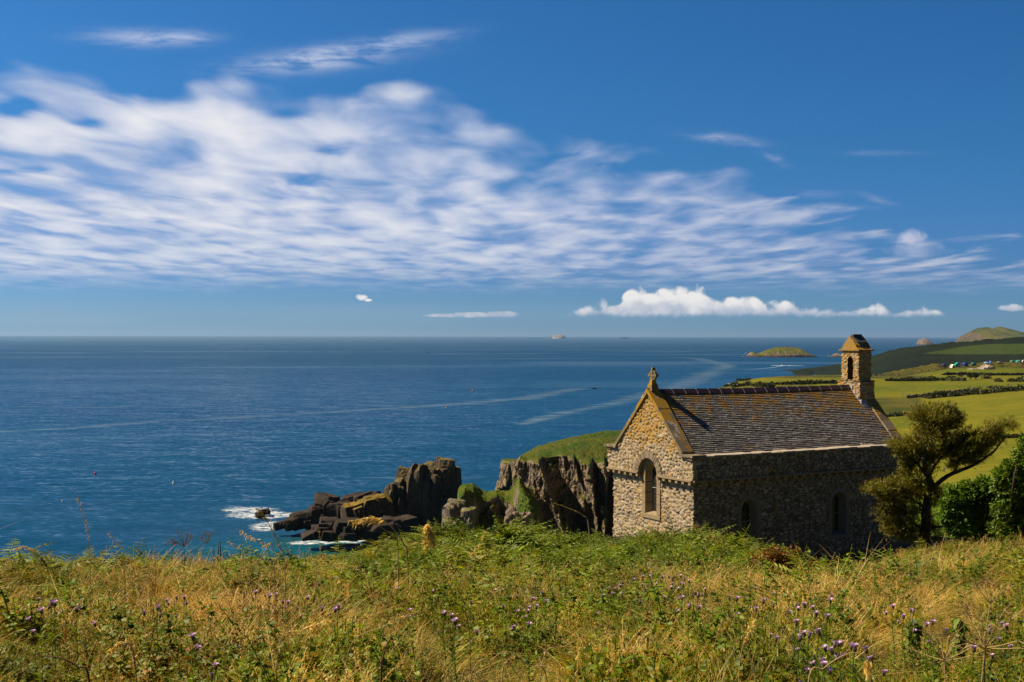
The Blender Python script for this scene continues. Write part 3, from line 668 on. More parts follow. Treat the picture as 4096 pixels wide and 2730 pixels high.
for sp, lb in (((-40, 60, 1100, 1330, -4, 6, 20, -6), 'grey rounded rock buttress nearest the stack'), ((30, 160, 1060, 1290, -2, 6, 34, 4), 'pale grey rock knob under the saddle turf'), ((150, 330, 1170, 1360, -5, 6, -8, 4), 'dark rock mass under the saddle turf'), ((-90, 60, 1310, 1420, -7, 5, 10, 3), 'low mossy boulder rock above the bracken')):
    rock_from('rock', M_KNOB, Z4, [sp, (sp[0] + 10, sp[1] - 20, sp[2] + 40, sp[3] + 60, sp[4] - 2, sp[5] * .7, sp[6] + 18, 0)], 282, 400 + int(sp[0]), kind='thing', label=lb, cat='rock', group='rocks below the saddle')

# --- islands
def isle(name, mat_, prof, yb, dn, df, nx=120, nd=34, seed=0, amp=.25, **kw):
    prof = np.array(prof, float); px = np.linspace(prof[0, 0], prof[-1, 0], nx); dm = (dn + df) / 2
    top = np.array([P(a, b, dm)[2] for a, b in zip(px, np.interp(px, prof[:, 0], prof[:, 1]))]); top = np.maximum(top, -2)
    t = np.linspace(0, 1, nd); shp = np.interp(t, [0, .05, .16, .5, .8, 1], [0, .30, .55, 1., .6, -.05])
    D = dn + (df - dn) * t; X = (px[:, None] - 2048) / F * D[None]
    taper = np.sin(np.linspace(0, math.pi, nx)) ** .35
    Dd = dm + (D[None] - dm) * taper[:, None]
    X = (px[:, None] - 2048) / F * dm + 0 * Dd
    Z = top[:, None] * shp[None]
    sc = (df - dn) * .10
    n = fbm(X / sc, Dd / sc, 0, 5, seed) - .5
    Z = Z + n * amp * top.max() * (1 - shp[None] ** 3) * (shp[None] > 0) ; Z[:, 0] = -3; Z[:, -1] = -3
    V = np.stack([X, Dd, Z], -1)
    return link_mesh(name, np_mesh(name, V.reshape(-1, 3), grid_faces(nx, nd)), None, mat_, False, **kw)
ZI = zoomer(2850, 1370, 4.706)
isle('island', M_ISLE, [ZI(*a) for a in ((640, 262), (680, 215), (720, 180), (760, 172), (800, 208), (870, 205), (960, 165), (1080, 125), (1200, 92), (1380, 82), (1500, 88), (1620, 105), (1700, 140), (1780, 180), (1840, 228), (1890, 240), (1970, 262))], 1428, 3460, 3600, 180, 44, 3, .30, kind='thing', label='low green topped rocky island in the bay behind the roof ridge', cat='island')
isle('islet', M_BARE, [ZI(*a) for a in ((2215, 262), (2250, 240), (2300, 215), (2345, 205), (2420, 225), (2500, 240), (2560, 262))], 1428, 3500, 3580, 60, 24, 5, .3, kind='thing', label='small pinkish rock islet just left of the bellcote', cat='islet')
isle('sea_rock', M_BARE, [(3668, 1379), (3671, 1362), (3682, 1355), (3700, 1352), (3712, 1357), (3722, 1368), (3738, 1379)], 1379, 8300, 8440, 60, 20, 8, .2, kind='thing', label='round brown rock standing far out beyond the fields', cat='rock')
isle('mountain_island', M_ISLE2, [(3850, 1372), (3868, 1356), (3890, 1325), (3912, 1312), (3950, 1308), (3975, 1318), (3988, 1308), (4000, 1306), (4040, 1316), (4080, 1328), (4140, 1332), (4300, 1345), (4500, 1378)], 1372, 6000, 7200, 200, 50, 12, .18, kind='thing', label='hilly far island with a rounded ochre western slope at the right edge', cat='island')
isle('distant_island', M_WHITE, [(2209, 1343.2), (2214, 1342.2), (2224, 1340), (2234, 1339), (2244, 1338), (2250, 1341), (2258, 1342), (2260, 1343.5)], 1342, 24000, 24500, 40, 12, 15, .1, kind='thing', label='tiny hazy island on the horizon with a pale top', cat='island')

# --- dark headland across the bay
ZF = zoomer(2700, 1280, 1.6855)
skf = [ZF(*a) for a in ((700, 385), (712, 370), (760, 366), (800, 350), (850, 338), (900, 344), (940, 350), (975, 340), (1010, 341), (1115, 312), (1250, 280), (1340, 245), (1450, 207), (1540, 190), (1700, 175), (1850, 155), (1980, 150), (2100, 135), (2353, 118), (2600, 110), (3200, 105))]
edf = [(a, b + 4 + 3 * math.sin(a * .11)) for a, b in skf]
def dff(px, py): return interp([(3100, 0), (3300, -20), (3500, 8), (3650, -12), (3800, 10), (4100, 0), (4600, 0)], px + .6 * (py - 1450))
def mfar(px, py):
    up = interp([ZF(1640, 232), ZF(1800, 204), ZF(1950, 178), ZF(2100, 164), ZF(2353, 160), ZF(2900, 158)], px); dn = interp([ZF(1640, 229), ZF(1950, 234), ZF(2353, 232), ZF(2900, 232)], px)
    return sstep(py, up - 1, up + 2) * sstep(py, dn + 1, dn - 2) * (px > ZF(1640, 0)[0])
relief('far_headland', M_FAR, skf[0][0], skf[-1][0], 300, skf, [(3100, 1525), (3600, 1540), (4600, 1560)], 1700, 2000, 2060, edf, 110, 16, dff, 6, 2.5, 41, back=(300, 5), vs=1., maskf=mfar, crag=.25, kind='structure', label='dark heath covered headland across the bay at the right', cat='headland')
for prf, lb in (([ZF(*a) for a in ((1445, 206), (1470, 198), (1500, 191), (1530, 188), (1560, 194), (1590, 206))], 'low pale rocks on the skyline of the far headland, left ones'), ([ZF(*a) for a in ((1680, 176), (1700, 169), (1730, 167), (1760, 176))], 'low pale rocks on the skyline of the far headland, right ones')):
    isle('skyline_rock', M_BARE, prf, 1400, 2330, 2380, 30, 12, 7, .2, kind='thing', label=lb, cat='rock', group='pale rocks off the far headland')
# --- gorse hillock with the camp site
ZH = zoomer(3600, 1380, 4.744)
skh = [ZH(*a) for a in ((-420, 560), (-200, 530), (0, 490), (200, 440), (450, 405), (640, 368), (720, 362), (800, 385), (950, 420), (1050, 418), (1200, 392), (1450, 362), (1600, 345), (1850, 328), (2353, 322), (3000, 310), (3600, 300))]
M_HILL = rocky('gorse_hillock_turf', ((.20, .15, .10), (.30, .22, .15), (.12, .09, .07)), ((.050, .055, .006), (.115, .090, .012), (.032, .038, .005)), .10, .30, sc=4., gs=.25, bumpd=1.5)
def dhh(px, py): return 0 * px
relief('hillock', M_HILL, skh[0][0], skh[-1][0], 220, skh, [(3500, 1512), (4400, 1512)], 975, 1010, 1052, [(a, b + 26) for a, b in skh], 40, 26, None, 2.5, 1., 55, back=(110, 5), vs=1., crag=.3, kind='structure', label='low gorse covered rise carrying the camp site at the right', cat='hillock')
# ------------------------------------------------------------------ the chapel
CH = np.array(P(2774, 2000, 42.3)); CH[2] = CAMZ - 8.3
TH = math.atan2(.489, .872)
L_, Wd = 10.3, 4.9                # length and width of the lower walls
PRJ = .15                         # the upper walls stand proud on a corbel table
ZC, ZE, ZR = 3.3, 4.15, 6.25      # corbel ledge, eaves, ridge
GM = Wd / 2
chapel = empty('stone_chapel', CH, TH, label='small rubble stone chapel with lichen stained slate roof and bellcote', cat='chapel')
EG = .40                          # the roof springs this far inside the wall face, behind a stone ledge
SL = (ZR - ZE) / (GM - EG)        # roof slope

def stone_mat(name, lich_top=False, orange=.0):
    g = material(name); p = g.obj(); x_, y_, z_ = g.sep(p)
    r = g.attr('stone'); j = g.attr('joint'); t2 = g.m('FRACT', g.mul(r, 7.31)); 
    base = g.ramp(r, [(0., (.13, .10, .07)), (.18, (.33, .25, .15)), (.36, (.17, .135, .095)), (.5, (.42, .33, .20)), (.64, (.15, .105, .09)), (.8, (.47, .37, .25)), (1., (.20, .165, .12))])
    n = g.noise(p, 14., 4, .7); n2 = g.noise(p, 45., 3, .7)
    base = g.mix(1., base, g.lin(n, .3, .7, .7, 1.25), 'MULTIPLY')
    # crusts of pale lichen, more on some stones
    pale = g.ss(g.add(g.noise(p, 9., 4, .75), g.mul(g.sub(t2, .5), .28)), .60, .70)
    base = g.mix(g.mul(pale, .8), base, (.52, .48, .40))
    sp = g.ss(g.noise(p, 26., 2, .6), .60, .66); base = g.mix(g.mul(sp, .75), base, (.74, .70, .62))
    mort = g.mix(n2, (.38, .262, .14), (.54, .385, .215))
    if lich_top:
        w = g.add(g.lin(z_, ZC + .5, ZR - .2, 0., .34), g.mul(g.ss(g.m('ABSOLUTE', g.sub(y_, GM)), 1.7, .3), .06))
        o = g.ss(g.add(g.add(g.noise(p, 2.6, 4, .6), g.mul(g.sub(t2, .5), .10)), w), .58, .74)
        base = g.mix(g.mul(o, .88), base, (.40, .215, .025)); mort = g.mix(g.mul(o, .35), mort, (.36, .22, .05))
        cr = g.mul(g.ss(z_, ZC + .35, ZC + .02), g.ss(z_, ZC - .05, ZC)); cr = g.mul(cr, g.ss(g.noise(p, 2.1, 2, .5), .56, .66))
        base = g.mix(g.mul(cr, .7), base, (.42, .21, .04))
    if orange:
        o = g.ss(g.add(g.noise(p, 5., 5, .7), g.mul(g.sub(t2, .5), .12)), .60 - orange, .74 - orange)
        base = g.mix(g.mul(o, .9), base, (.42, .225, .02)); mort = g.mix(g.mul(o, .7), mort, (.34, .19, .03))
    if lich_top: mort = g.mix(g.mul(g.mul(g.ss(y_, .25, .05), g.ss(x_, .02, .10)), .85), mort, (.075, .062, .045))  # long side wall: its shade put into a darker mortar colour
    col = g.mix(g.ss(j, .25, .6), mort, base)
    return setb(g, col, .92, g.bump(g.add(n, g.mul(n2, .5)), .55, .02), spec=.1)
g = material('lichened_block_stone'); p = g.obj(); r = g.attr('rnd')
cc_ = g.mix(r, (.24, .17, .10), (.36, .28, .19)); cc_ = g.mix(g.ss(g.noise(p, 7., 5, .7), .38, .55), cc_, (.42, .23, .022))
cc_ = g.mix(g.ss(g.noise(g.v('MULTIPLY', p, (1, 1, 3.)), 6., 4, .7), .60, .68), cc_, (.12, .085, .05))
M_BLOCK = setb(g, cc_, .92, g.bump(g.noise(g.v('MULTIPLY', p, (1, 1, 3.5)), 9., 4, .7), .9, .05), spec=.1)
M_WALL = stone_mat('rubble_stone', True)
M_BELL = stone_mat('lichened_bellcote_stone', False, .16)

def stone_field(s, z, cw=.30, ch=.15, seed=0):
    """relief and identity of rubble stones at wall position (s, z)"""
    wx = (fbm(s * 1.7, z * 1.7, 3, 2, seed) - .5) * .22; wz = (fbm(s * 1.7, z * 1.7, 9, 2, seed + 5) - .5) * .16
    big = vn(s * .7, z * .9, 0, seed + 8)
    cw_ = cw; ch_ = ch
    F1, F2, I = cells((s + wx) / cw_, (z + wz) / ch_ * 1., seed)
    e = F2 - F1
    j = sstep(e, .06, .30)
    h = j * (.006 + .020 * _h(I * 9999, I * 0, I * 0, 4)) - .008 * (1 - j) + sstep(e, 0, .6) * .012 + (fbm(s * 9, z * 9, 1, 3, seed) - .5) * .022
    return h, I, j

def wall_sheet(per, z0, z1, dz, ds, keep, seed, cw, ch, topfn=None):
    """rubble skin wrapped round the closed outline `per`; keep(s-point xyz arrays, side) drops openings"""
    per = np.asarray(per, float); n = len(per); S = []; side = []; pos_s = []
    acc = 0
    for i in range(n):
        a, b = per[i], per[(i + 1) % n]; l = np.linalg.norm(b - a); m = max(2, int(l / ds))
        for k in range(m): S.append(a + (b - a) * k / m); side.append(i); pos_s.append(acc + l * k / m)
        acc += l
    S = np.array(S); side = np.array(side); pos_s = np.array(pos_s)
    tn = np.roll(per, -1, 0) - per; tn /= np.linalg.norm(tn, axis=1)[:, None]; nr = np.stack([tn[:, 1], -tn[:, 0]], -1)
    N = nr[side].copy()
    first = np.r_[True, side[1:] != side[:-1]]
    for k in np.where(first)[0]: N[k] = nr[side[k]] + nr[side[k] - 1]
    zs = np.arange(z0, z1 + dz, dz)
    SS, ZZ = np.meshgrid(pos_s, zs, indexing='ij')
    h, I, j = stone_field(SS, ZZ, cw, ch, seed)
    X = S[:, None, 0] + N[:, None, 0] * h; Y = S[:, None, 1] + N[:, None, 1] * h
    V = np.stack([X, Y, ZZ], -1).reshape(-1, 3)
    Fc = grid_faces(len(S), len(zs), True)
    sd = np.repeat(side, len(zs) - 1)
    cen = np.stack([np.broadcast_to(S[:, None, 0], ZZ.shape), np.broadcast_to(S[:, None, 1], ZZ.shape), ZZ], -1).reshape(-1, 3)[Fc[:, 0]]
    cen = cen + np.array([0, 0, dz / 2])
    Fc = Fc[keep(cen, sd)]
    # wall direction: outline runs clockwise seen from above in local axes -> normals outward
    used = np.unique(Fc); mp = np.full(len(V), -1); mp[used] = np.arange(len(used))
    return V[used], mp[Fc], I.reshape(-1)[used], j.reshape(-1)[used]

# openings: (axis 'x' = gable front / 'y' = long side, centre, half width, sill, spring)
GWIN = (GM, .56, 1.66, 3.12)
SWIN = [(2.45, .50, .86, 2.13), (6.75, .50, .86, 2.13)]
def arch_in(c, z, cc, hw, zs, sp, grow=0.):
    return (z > zs) & (((z <= sp) & (np.abs(c - cc) < hw + grow)) | ((z > sp) & (np.hypot(c - cc, z - sp) < hw + grow)))
low_out = [(0, Wd), (0, 0), (L_, 0), (L_, Wd)]        # seam at the far corner
up_out = [(-PRJ, Wd + PRJ), (-PRJ, -PRJ), (L_ + PRJ, -PRJ), (L_ + PRJ, Wd + PRJ)]
# outline order (0,W)->(0,0)->(L,0): tangent (0,-1) gives normal (-1,0): outward
def keep_low(c, sd):
    k = np.ones(len(c), bool)
    m_ = sd == 0; k[m_ & arch_in(c[:, 1], c[:, 2], GWIN[0], .50, GWIN[2], GWIN[3])] = False
    m_ = sd == 1
    for w in SWIN: k[m_ & arch_in(c[:, 0], c[:, 2], w[0], .50, w[2], w[3])] = False
    return k
def keep_up(c, sd):
    k = np.ones(len(c), bool)
    m_ = sd == 0; k[m_ & arch_in(c[:, 1], c[:, 2], GM, .57, 0., ZC)] = False
    k[((sd == 1) | (sd == 3)) & (c[:, 2] > ZE - .05)] = False
    m_ = (sd == 0) | (sd == 2)
    k[m_ & (c[:, 2] > np.maximum(ZE - .05, ZR + .02 - np.abs(c[:, 1] - GM) * SL))] = False
    return k
Vs, Fs, As, Js = [], [], [], []; off = 0
for args in ((low_out, -.7, ZC + .04, .028, .028, keep_low, 3, .25, .112), (up_out, ZC, ZR + .05, .028, .028, keep_up, 31, .20, .125)):
    V, Fc, I, j = wall_sheet(*args); Vs.append(V); Fs.append(Fc + off); As.append(I); Js.append(j); off += len(V)
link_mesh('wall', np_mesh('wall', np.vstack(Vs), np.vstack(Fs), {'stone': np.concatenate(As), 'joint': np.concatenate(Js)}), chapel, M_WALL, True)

M_DRESS = plain('dressed_sandstone', (.30, .215, .12), .85, .18, 6.)
M_DRESS2 = plain('weathered_dressed_stone', (.22, .185, .14), .85, .35, 8.)
g = material('thin_arch_stones'); r = g.attr('rnd'); p = g.obj()
cc_ = g.mix(r, (.16, .115, .075), (.32, .25, .16)); cc_ = g.mix(g.ss(g.noise(p, 9., 3, .7), .58, .68), cc_, (.42, .37, .28))
M_VOUS = setb(g, cc_, .9, g.bump(g.noise(p, 40., 3), .5, .01), spec=.1)
g = material('coping_stone'); r = g.attr('rnd'); p = g.obj()
cc_ = g.mix(r, (.17, .13, .08), (.25, .19, .12)); cc_ = g.mix(g.ss(g.add(g.noise(p, 3.2, 4, .6), g.lin(g.sep(p)[2], 4.3, 6.2, -.03, .20)), .52, .64), cc_, (.38, .21, .03))
cc_ = g.mix(g.mul(g.ss(g.noise(g.v('ADD', p, (5, 3, 1)), 2.3, 3, .55), .61, .67), .9), cc_, (.46, .44, .42))
M_COPE = setb(g, cc_, .9, g.bump(g.noise(p, 25., 4, .7), .6, .02), spec=.1)
g = material('old_slates'); r = g.attr('rnd'); p = g.obj(); x_, y_, z_ = g.sep(p)
r2 = g.m('FRACT', g.mul(r, 13.7)); r3 = g.m('FRACT', g.mul(r, 37.9))
cc_ = g.mix(r, (.095, .082, .072), (.19, .165, .142)); cc_ = g.mix(g.ss(r2, .8, .95), cc_, (.28, .245, .205))
cc_ = g.mix(g.mul(g.ss(g.add(g.noise(p, 22., 3, .7), g.mul(r3, .12)), .62, .70), .85), cc_, (.50, .50, .48))
hi = g.lin(z_, 4.8, 6.15, -.05, .20); endw = g.add(g.ss(x_, 8.2, 9.9, 0., .15), g.ss(x_, 2.4, .3, 0., .04))
o = g.ss(g.add(g.add(g.noise(g.v('MULTIPLY', p, (1, .8, .8)), 2.2, 5, .7), g.mul(g.sub(r2, .5), .17)), g.add(hi, endw)), .60, .72)
cc_ = g.mix(g.mul(o, .9), cc_, g.mix(r3, (.27, .13, .02), (.36, .195, .03)))
M_SLATE = setb(g, cc_, .75, g.bump(g.noise(p, 30., 3, .7), .5, .01), spec=.3)
M_RIDGE = plain('purple_glazed_ridge_tile', (.042, .022, .030), .38, .25, 5., .5)
M_LIME = plain('lime_mortar', (.48, .45, .40), .9, .2, 20.)
M_LEAD = plain('lead_flashing', (.36, .37, .38), .55, .2, 4., .4)
M_DARK = plain('dark_interior', (.006, .006, .006), .9, .1)
g = material('leaded_glass'); p = g.obj(); x_, y_, z_ = g.sep(p)
s_ = g.add(x_, y_)
l1 = g.m('ABSOLUTE', g.sub(g.m('FRACT', g.mul(g.add(s_, z_), 5.5)), .5)); l2 = g.m('ABSOLUTE', g.sub(g.m('FRACT', g.mul(g.sub(s_, z_), 5.5)), .5))
cm = g.ss(g.m('MINIMUM', l1, l2), .09, .05)
M_GLASS = setb(g, g.mix(cm, (.010, .013, .016), (.055, .060, .062)), g.mixf(cm, .12, .6), g.bump(g.noise(p, 6., 2), .25, .02), spec=.5)

# corbel ledge and corbels round the walls
mb = MB()
def ledge(a, b, nrm_, gap=None):
    a = np.array(a, float); b = np.array(b, float); d = b - a; L = np.linalg.norm(d); t = d / L; n = int(L / .55)
    xs = np.linspace(0, L, n + 1)
    for q in range(n):
        m0, m1 = xs[q], xs[q + 1]; mid = a + t * (m0 + m1) / 2
        c0 = (mid @ np.array([abs(t[0]), abs(t[1])])) if gap else 0
        if gap and abs(c0 - gap[0]) < gap[1]: continue
        c3 = np.array([*(mid + np.array(nrm_) * (-.035)), ZC - .018 + random.uniform(-.006, .006)])
        sz = (m1 - m0 - .008, .26, .055) if abs(t[0]) > .5 else (.26, m1 - m0 - .008, .055)
        mb.box(c3, sz, None, None, .004)
def corb(a, b, nrm_, step=.41, gap=None):
    a = np.array(a, float); b = np.array(b, float); d = b - a; L = np.linalg.norm(d); t = d / L; n = int(round(L / step))
    for q in range(n + 1):
        mid = a + t * (L * q / n) * .985 + t * .01
        c0 = mid @ np.array([abs(t[0]), abs(t[1])])
        if gap and abs(c0 - gap[0]) < gap[1]: continue
        c3 = np.array([*(mid - np.array(nrm_) * .02), ZC - .10])
        sz = (.13, .19, .11) if abs(t[0]) > .5 else (.19, .13, .11)
        mb.box(c3, sz, None, None, .008)
def side_done():
    global mb
    mb.build('corbel_table', M_DRESS, chapel); mb = MB()
ledge((-PRJ, Wd + PRJ), (-PRJ, GM + .60), (-1, 0)); corb((-PRJ, Wd + .07), (-PRJ, GM + .62), (-1, 0), .41); side_done()
ledge((-PRJ, GM - .60), (-PRJ, -PRJ), (-1, 0)); corb((-PRJ, GM - .62), (-PRJ, -.07), (-1, 0), .41)
ledge((-PRJ, -PRJ), (L_ + PRJ, -PRJ), (0, -1)); corb((-.07 + .3, -PRJ), (L_ + .07, -PRJ), (0, -1), .43); side_done()
ledge((-PRJ, Wd + PRJ), (L_ + PRJ, Wd + PRJ), (0, 1)); side_done()

# windows: frame (jambs, arch, sill), glass, voussoirs
def window(axis, c, base, hw_out, hw_in, sill, spring, depth, dressed, vz, vr0, vr1, vplane, nvous):
    """axis 'g': in the gable front at x = base; axis 's': in the long wall at y = base"""
    def T(a, z_, out):                      # a along the wall, out towards the outside
        return (base - out, a, z_) if axis == 'g' else (a, base - out, z_)
    fr = MB(); N = 13
    ang = np.linspace(0, math.pi, N)
    # front face ring between outer and inner outline, then splayed reveal going in
    so = [(c - hw_out, sill)] + [(c - hw_out * math.cos(t), spring + hw_out * math.sin(t)) for t in ang] + [(c + hw_out, sill)]
    si = [(c - hw_in, sill)] + [(c - hw_in * math.cos(t), spring + hw_in * math.sin(t)) for t in ang] + [(c + hw_in, sill)]
    hg = hw_in - .13; sg = [(c - hg, sill)] + [(c - hg * math.cos(t), spring + hg * math.sin(t)) for t in ang] + [(c + hg, sill)]
    o1 = .045
    for k in range(len(so) - 1):
        nn = 4 if k in (0, len(so) - 2) else 1
        for q in range(nn):
            f0, f1 = q / nn + (.006 if nn > 1 else 0), (q + 1) / nn - (.006 if nn > 1 else 0)
            def I(A, B, f): return (A[0] + (B[0] - A[0]) * f, A[1] + (B[1] - A[1]) * f)
            a0, a1 = I(so[k], so[k + 1], f0), I(so[k], so[k + 1], f1); b0, b1 = I(si[k], si[k + 1], f0), I(si[k], si[k + 1], f1); g0, g1 = I(sg[k], sg[k + 1], f0), I(sg[k], sg[k + 1], f1)
            V = [T(*a0, o1), T(*a1, o1), T(*b1, o1), T(*b0, o1), T(*g0, -depth), T(*g1, -depth), T(*a0, -depth - .05), T(*a1, -depth - .05)]
            fr.add(V, [(0, 1, 2, 3), (3, 2, 5, 4), (4, 5, 7, 6), (6, 7, 1, 0), (0, 3, 4, 6), (1, 7, 5, 2)])
    frame = fr.build('window_frame', dressed, W_)
    fr = MB(); 
    V = [T(c - hw_out - .01, sill - .17, .06), T(c + hw_out + .01, sill - .17, .06), T(c + hw_out + .01, sill - .02, .06), T(c - hw_out - .01, sill - .02, .06),
         T(c - hw_out - .01, sill - .17, -depth - .06), T(c + hw_out + .01, sill - .17, -depth - .06), T(c + hw_out + .01, sill + .09, -depth - .06), T(c - hw_out - .01, sill + .09, -depth - .06)]
    fr.add(V, [(0, 1, 2, 3), (4, 7, 6, 5), (3, 2, 6, 7), (0, 4, 5, 1), (0, 3, 7, 4), (1, 5, 6, 2)])
    fr.build('sill', dressed, W_)
    gl = MB(); V = [T(a, z_, -depth + .005) for a, z_ in sg]; gl.add(V, [tuple(range(len(V)))]); gl.build('glass', M_GLASS, W_)
    br = MB(); zb = sill + (spring - sill) * .62
    bq = [T(c - hg, zb, -depth + .03), T(c + hg, zb, -depth + .03)]; br.tube(bq, .012, 6)
    br.build('saddle_bar', M_LEAD, W_)
    vb = MB()
    for k in range(nvous):
        t0 = math.pi * k / nvous; t1 = math.pi * (k + .86) / nvous; ro = vr1 + random.uniform(-.04, .03); pj = vplane + random.uniform(.0, .03)
        V = []
        for o_ in (pj, -.12):
            for (r_, t) in ((vr0, t0), (vr0, t1), (ro, t1), (ro, t0)): V.append(T(c - r_ * math.cos(t), vz + r_ * math.sin(t), o_))
        vb.add(V, [(0, 1, 2, 3), (4, 7, 6, 5), (0, 4, 5, 1), (1, 5, 6, 2), (2, 6, 7, 3), (3, 7, 4, 0)])
    vb.build('arch_stones', M_VOUS, W_)
# each window is a part, its pieces are sub-parts
def window_part(*a, label=None):
    global W_
    W_ = bpy.data.objects.new('window', None); COL.objects.link(W_); W_.parent = chapel; W_['label'] = label; W_.empty_display_size = .1
    window(*a)
window_part('g', GM, 0., .56, .35, 1.84, 3.34, .20, M_DRESS, ZC, .575, .83, PRJ + .035, 30, label='arched window with pale dressed stone surround in the sunlit gable')
# soffit of the recess that the upper wall forms over the gable window
mb = MB(); an = np.linspace(0, math.pi, 15)
for t0, t1 in zip(an[:-1], an[1:]):
    V = [(-PRJ - .02, GM - .575 * math.cos(t0), ZC + .575 * math.sin(t0)), (-PRJ - .02, GM - .575 * math.cos(t1), ZC + .575 * math.sin(t1)), (.06, GM - .575 * math.cos(t1), ZC + .575 * math.sin(t1)), (.06, GM - .575 * math.cos(t0), ZC + .575 * math.sin(t0))]
    mb.add(V, [(0, 1, 2, 3)])
mb.build('arch_recess', M_DRESS, chapel)
for k, w in enumerate(SWIN):
    window_part('s', w[0], 0., .50, .36, .95, w[3], .26, M_DRESS2, w[3], .50, .72, .02, 26, label='narrow arched leaded window in the shaded wall, ' + ('nearer the front corner' if k == 0 else 'nearer the bell tower end'))

# roof: courses of real slates on both slopes
mb = MB(); ncr = 34; xs0, xs1 = .20, L_ - .22
eave_g = EG - .04; run = GM - eave_g; slope_len = math.hypot(run, ZR - ZE); ex = run / slope_len; ez = (ZR - ZE) / slope_len
gl_ = slope_len / ncr
for sidek in (0, 1):
    for r_ in range(ncr):
        s0 = r_ * gl_; x_ = xs0 - random.uniform(0, .2)
        w_avg = .26 - .10 * r_ / ncr
        sag0 = lambda xx: -.035 * math.sin(math.pi * (xx - xs0) / (xs1 - xs0))
        while x_ < xs1:
            w_ = w_avg * random.uniform(.7, 1.35); a0 = max(x_, xs0); a1 = min(x_ + w_ - .006, xs1); x_ += w_
            if a1 - a0 < .03: continue
            th = random.uniform(.014, .030); s1 = s0 + gl_ * 1.75; js = random.uniform(-.012, .006)
            up = np.array([0, -ez, ex])       # outward normal of the near slope
            def pt(a, s_, h_):
                g_ = eave_g + s_ * ex + up[1] * h_; z_ = ZE + s_ * ez + up[2] * h_ + sag0(a) * (s_ / slope_len)
                return (a, g_ if sidek == 0 else Wd - g_, z_)
            lift0 = .052 + random.uniform(0, .006); lift1 = .012
            V = [pt(a0, s0 + js, lift0), pt(a1, s0 + js, lift0), pt(a1, s1, lift1), pt(a0, s1, lift1), pt(a0, s0 + js, lift0 - th), pt(a1, s0 + js, lift0 - th)]
            Fc = [(0, 1, 2, 3), (4, 5, 1, 0), (0, 3, 4), (1, 5, 2)]
            if sidek: Fc = [f[::-1] for f in Fc]
            mb.add(V, Fc)
    # boarding under the slates
    a, b = (eave_g, ZE - .0), (GM, ZR - .0)
    V = [(xs0, a[0], a[1]), (xs1, a[0], a[1]), (xs1, b[0], b[1]), (xs0, b[0], b[1])]
    if sidek: V = [(q[0], Wd - q[1], q[2]) for q in V]
    mb.add(V, [(0, 1, 2, 3)], .3)
mb.build('roof', M_SLATE, chapel)
# eaves course: irregular pale slabs under the lowest slates
M_EAVE = plain('pale_lichened_eaves_slab', (.40, .33, .25), .9, .6, 5.)
for yy_ in (.10, Wd - .10):
    mb = MB(); x_ = .30
    while x_ < L_ - .3:
        w_ = random.uniform(.3, .75)
        mb.box((x_ + w_ / 2, yy_ + random.uniform(-.02, .02), ZE - .030 + random.uniform(-.016, .016)), (w_ - .01, .68 + random.uniform(-.05, .03), .055), None, None, .006)
        x_ += w_
    mb.build('eaves_course', M_EAVE, chapel)
# ridge tiles
mb = MB(); joints = []; n = 17; xa, xb = .34, 9.72
for k in range(n):
    a0 = xa + (xb - xa) * k / n; a1 = xa + (xb - xa) * (k + 1) / n; sg_ = lambda a: -.045 * math.sin(math.pi * a / L_)
    for sgn in (-1, 1):
        V = []
        for a in (a0, a1 - .02):
            for (dg, dzz) in ((0, .10), (.02, .11), (.145, -.035), (.14, -.06), (0, .06)): V.append((a, GM + sgn * dg, ZR + dzz + sg_(a) + (.012 if a == a0 else 0)))
        Fc = [(i, (i + 1) % 5, 5 + (i + 1) % 5, 5 + i) for i in range(5)] + [(0, 1, 2, 3, 4), (9, 8, 7, 6, 5)]
        mb.add(V, Fc)
    mm = MB(); joints.append(mm); mm.prism([(a1 - .02, GM - .165, ZR - .055 + sg_(a1)), (a1 - .02, GM, ZR + .13 + sg_(a1)), (a1 - .02, GM + .165, ZR - .055 + sg_(a1)), (a1 - .02, GM, ZR + .05 + sg_(a1))], (.016, 0, 0))
rt = mb.build('ridge_tiles', M_RIDGE, chapel)
for mm in joints: mm.build('mortar_joint', M_LIME, rt)

# gable copings, kneelers
def coping(xa, xb, top):
    mb = MB(); n = 6 if top else 6
    for sgn in (-1, 1):
        e0 = GM - EG + .03
        for k in range(n):
            d0 = e0 * (1 - k / n); d1 = e0 * (1 - (k + 1) / n) ; d0 -= .004
            z0_ = ZR - d0 * SL; z1_ = ZR - d1 * SL; t_ = .15 + random.uniform(-.01, .01); lo_ = -.02
            V = []
            for xx in (xa + random.uniform(-.012, .012), xb + random.uniform(-.012, .012)):
                V += [(xx, GM + sgn * d0, z0_ + lo_), (xx, GM + sgn * d1, z1_ + lo_), (xx, GM + sgn * d1, z1_ + t_), (xx, GM + sgn * d0, z0_ + t_)]
            mb.add(V, [(0, 1, 2, 3), (7, 6, 5, 4), (0, 4, 5, 1), (1, 5, 6, 2), (2, 6, 7, 3), (3, 7, 4, 0)])
        # kneeler slab projecting past the corner
        mb.box(((xa + xb) / 2, GM + sgn * 2.34, ZE - .012), (xb - xa + .10, .78, .085), None, None, .012)
        mb.box(((xa + xb) / 2 + .01, GM + sgn * 2.50, ZE - .095), (xb - xa + .02, .28, .075), None, None, .012)
    return mb
coping(-.22, .30, True).build('coping', M_COPE, chapel)
coping(10.06, 10.53, False).build('coping', M_COPE, chapel)
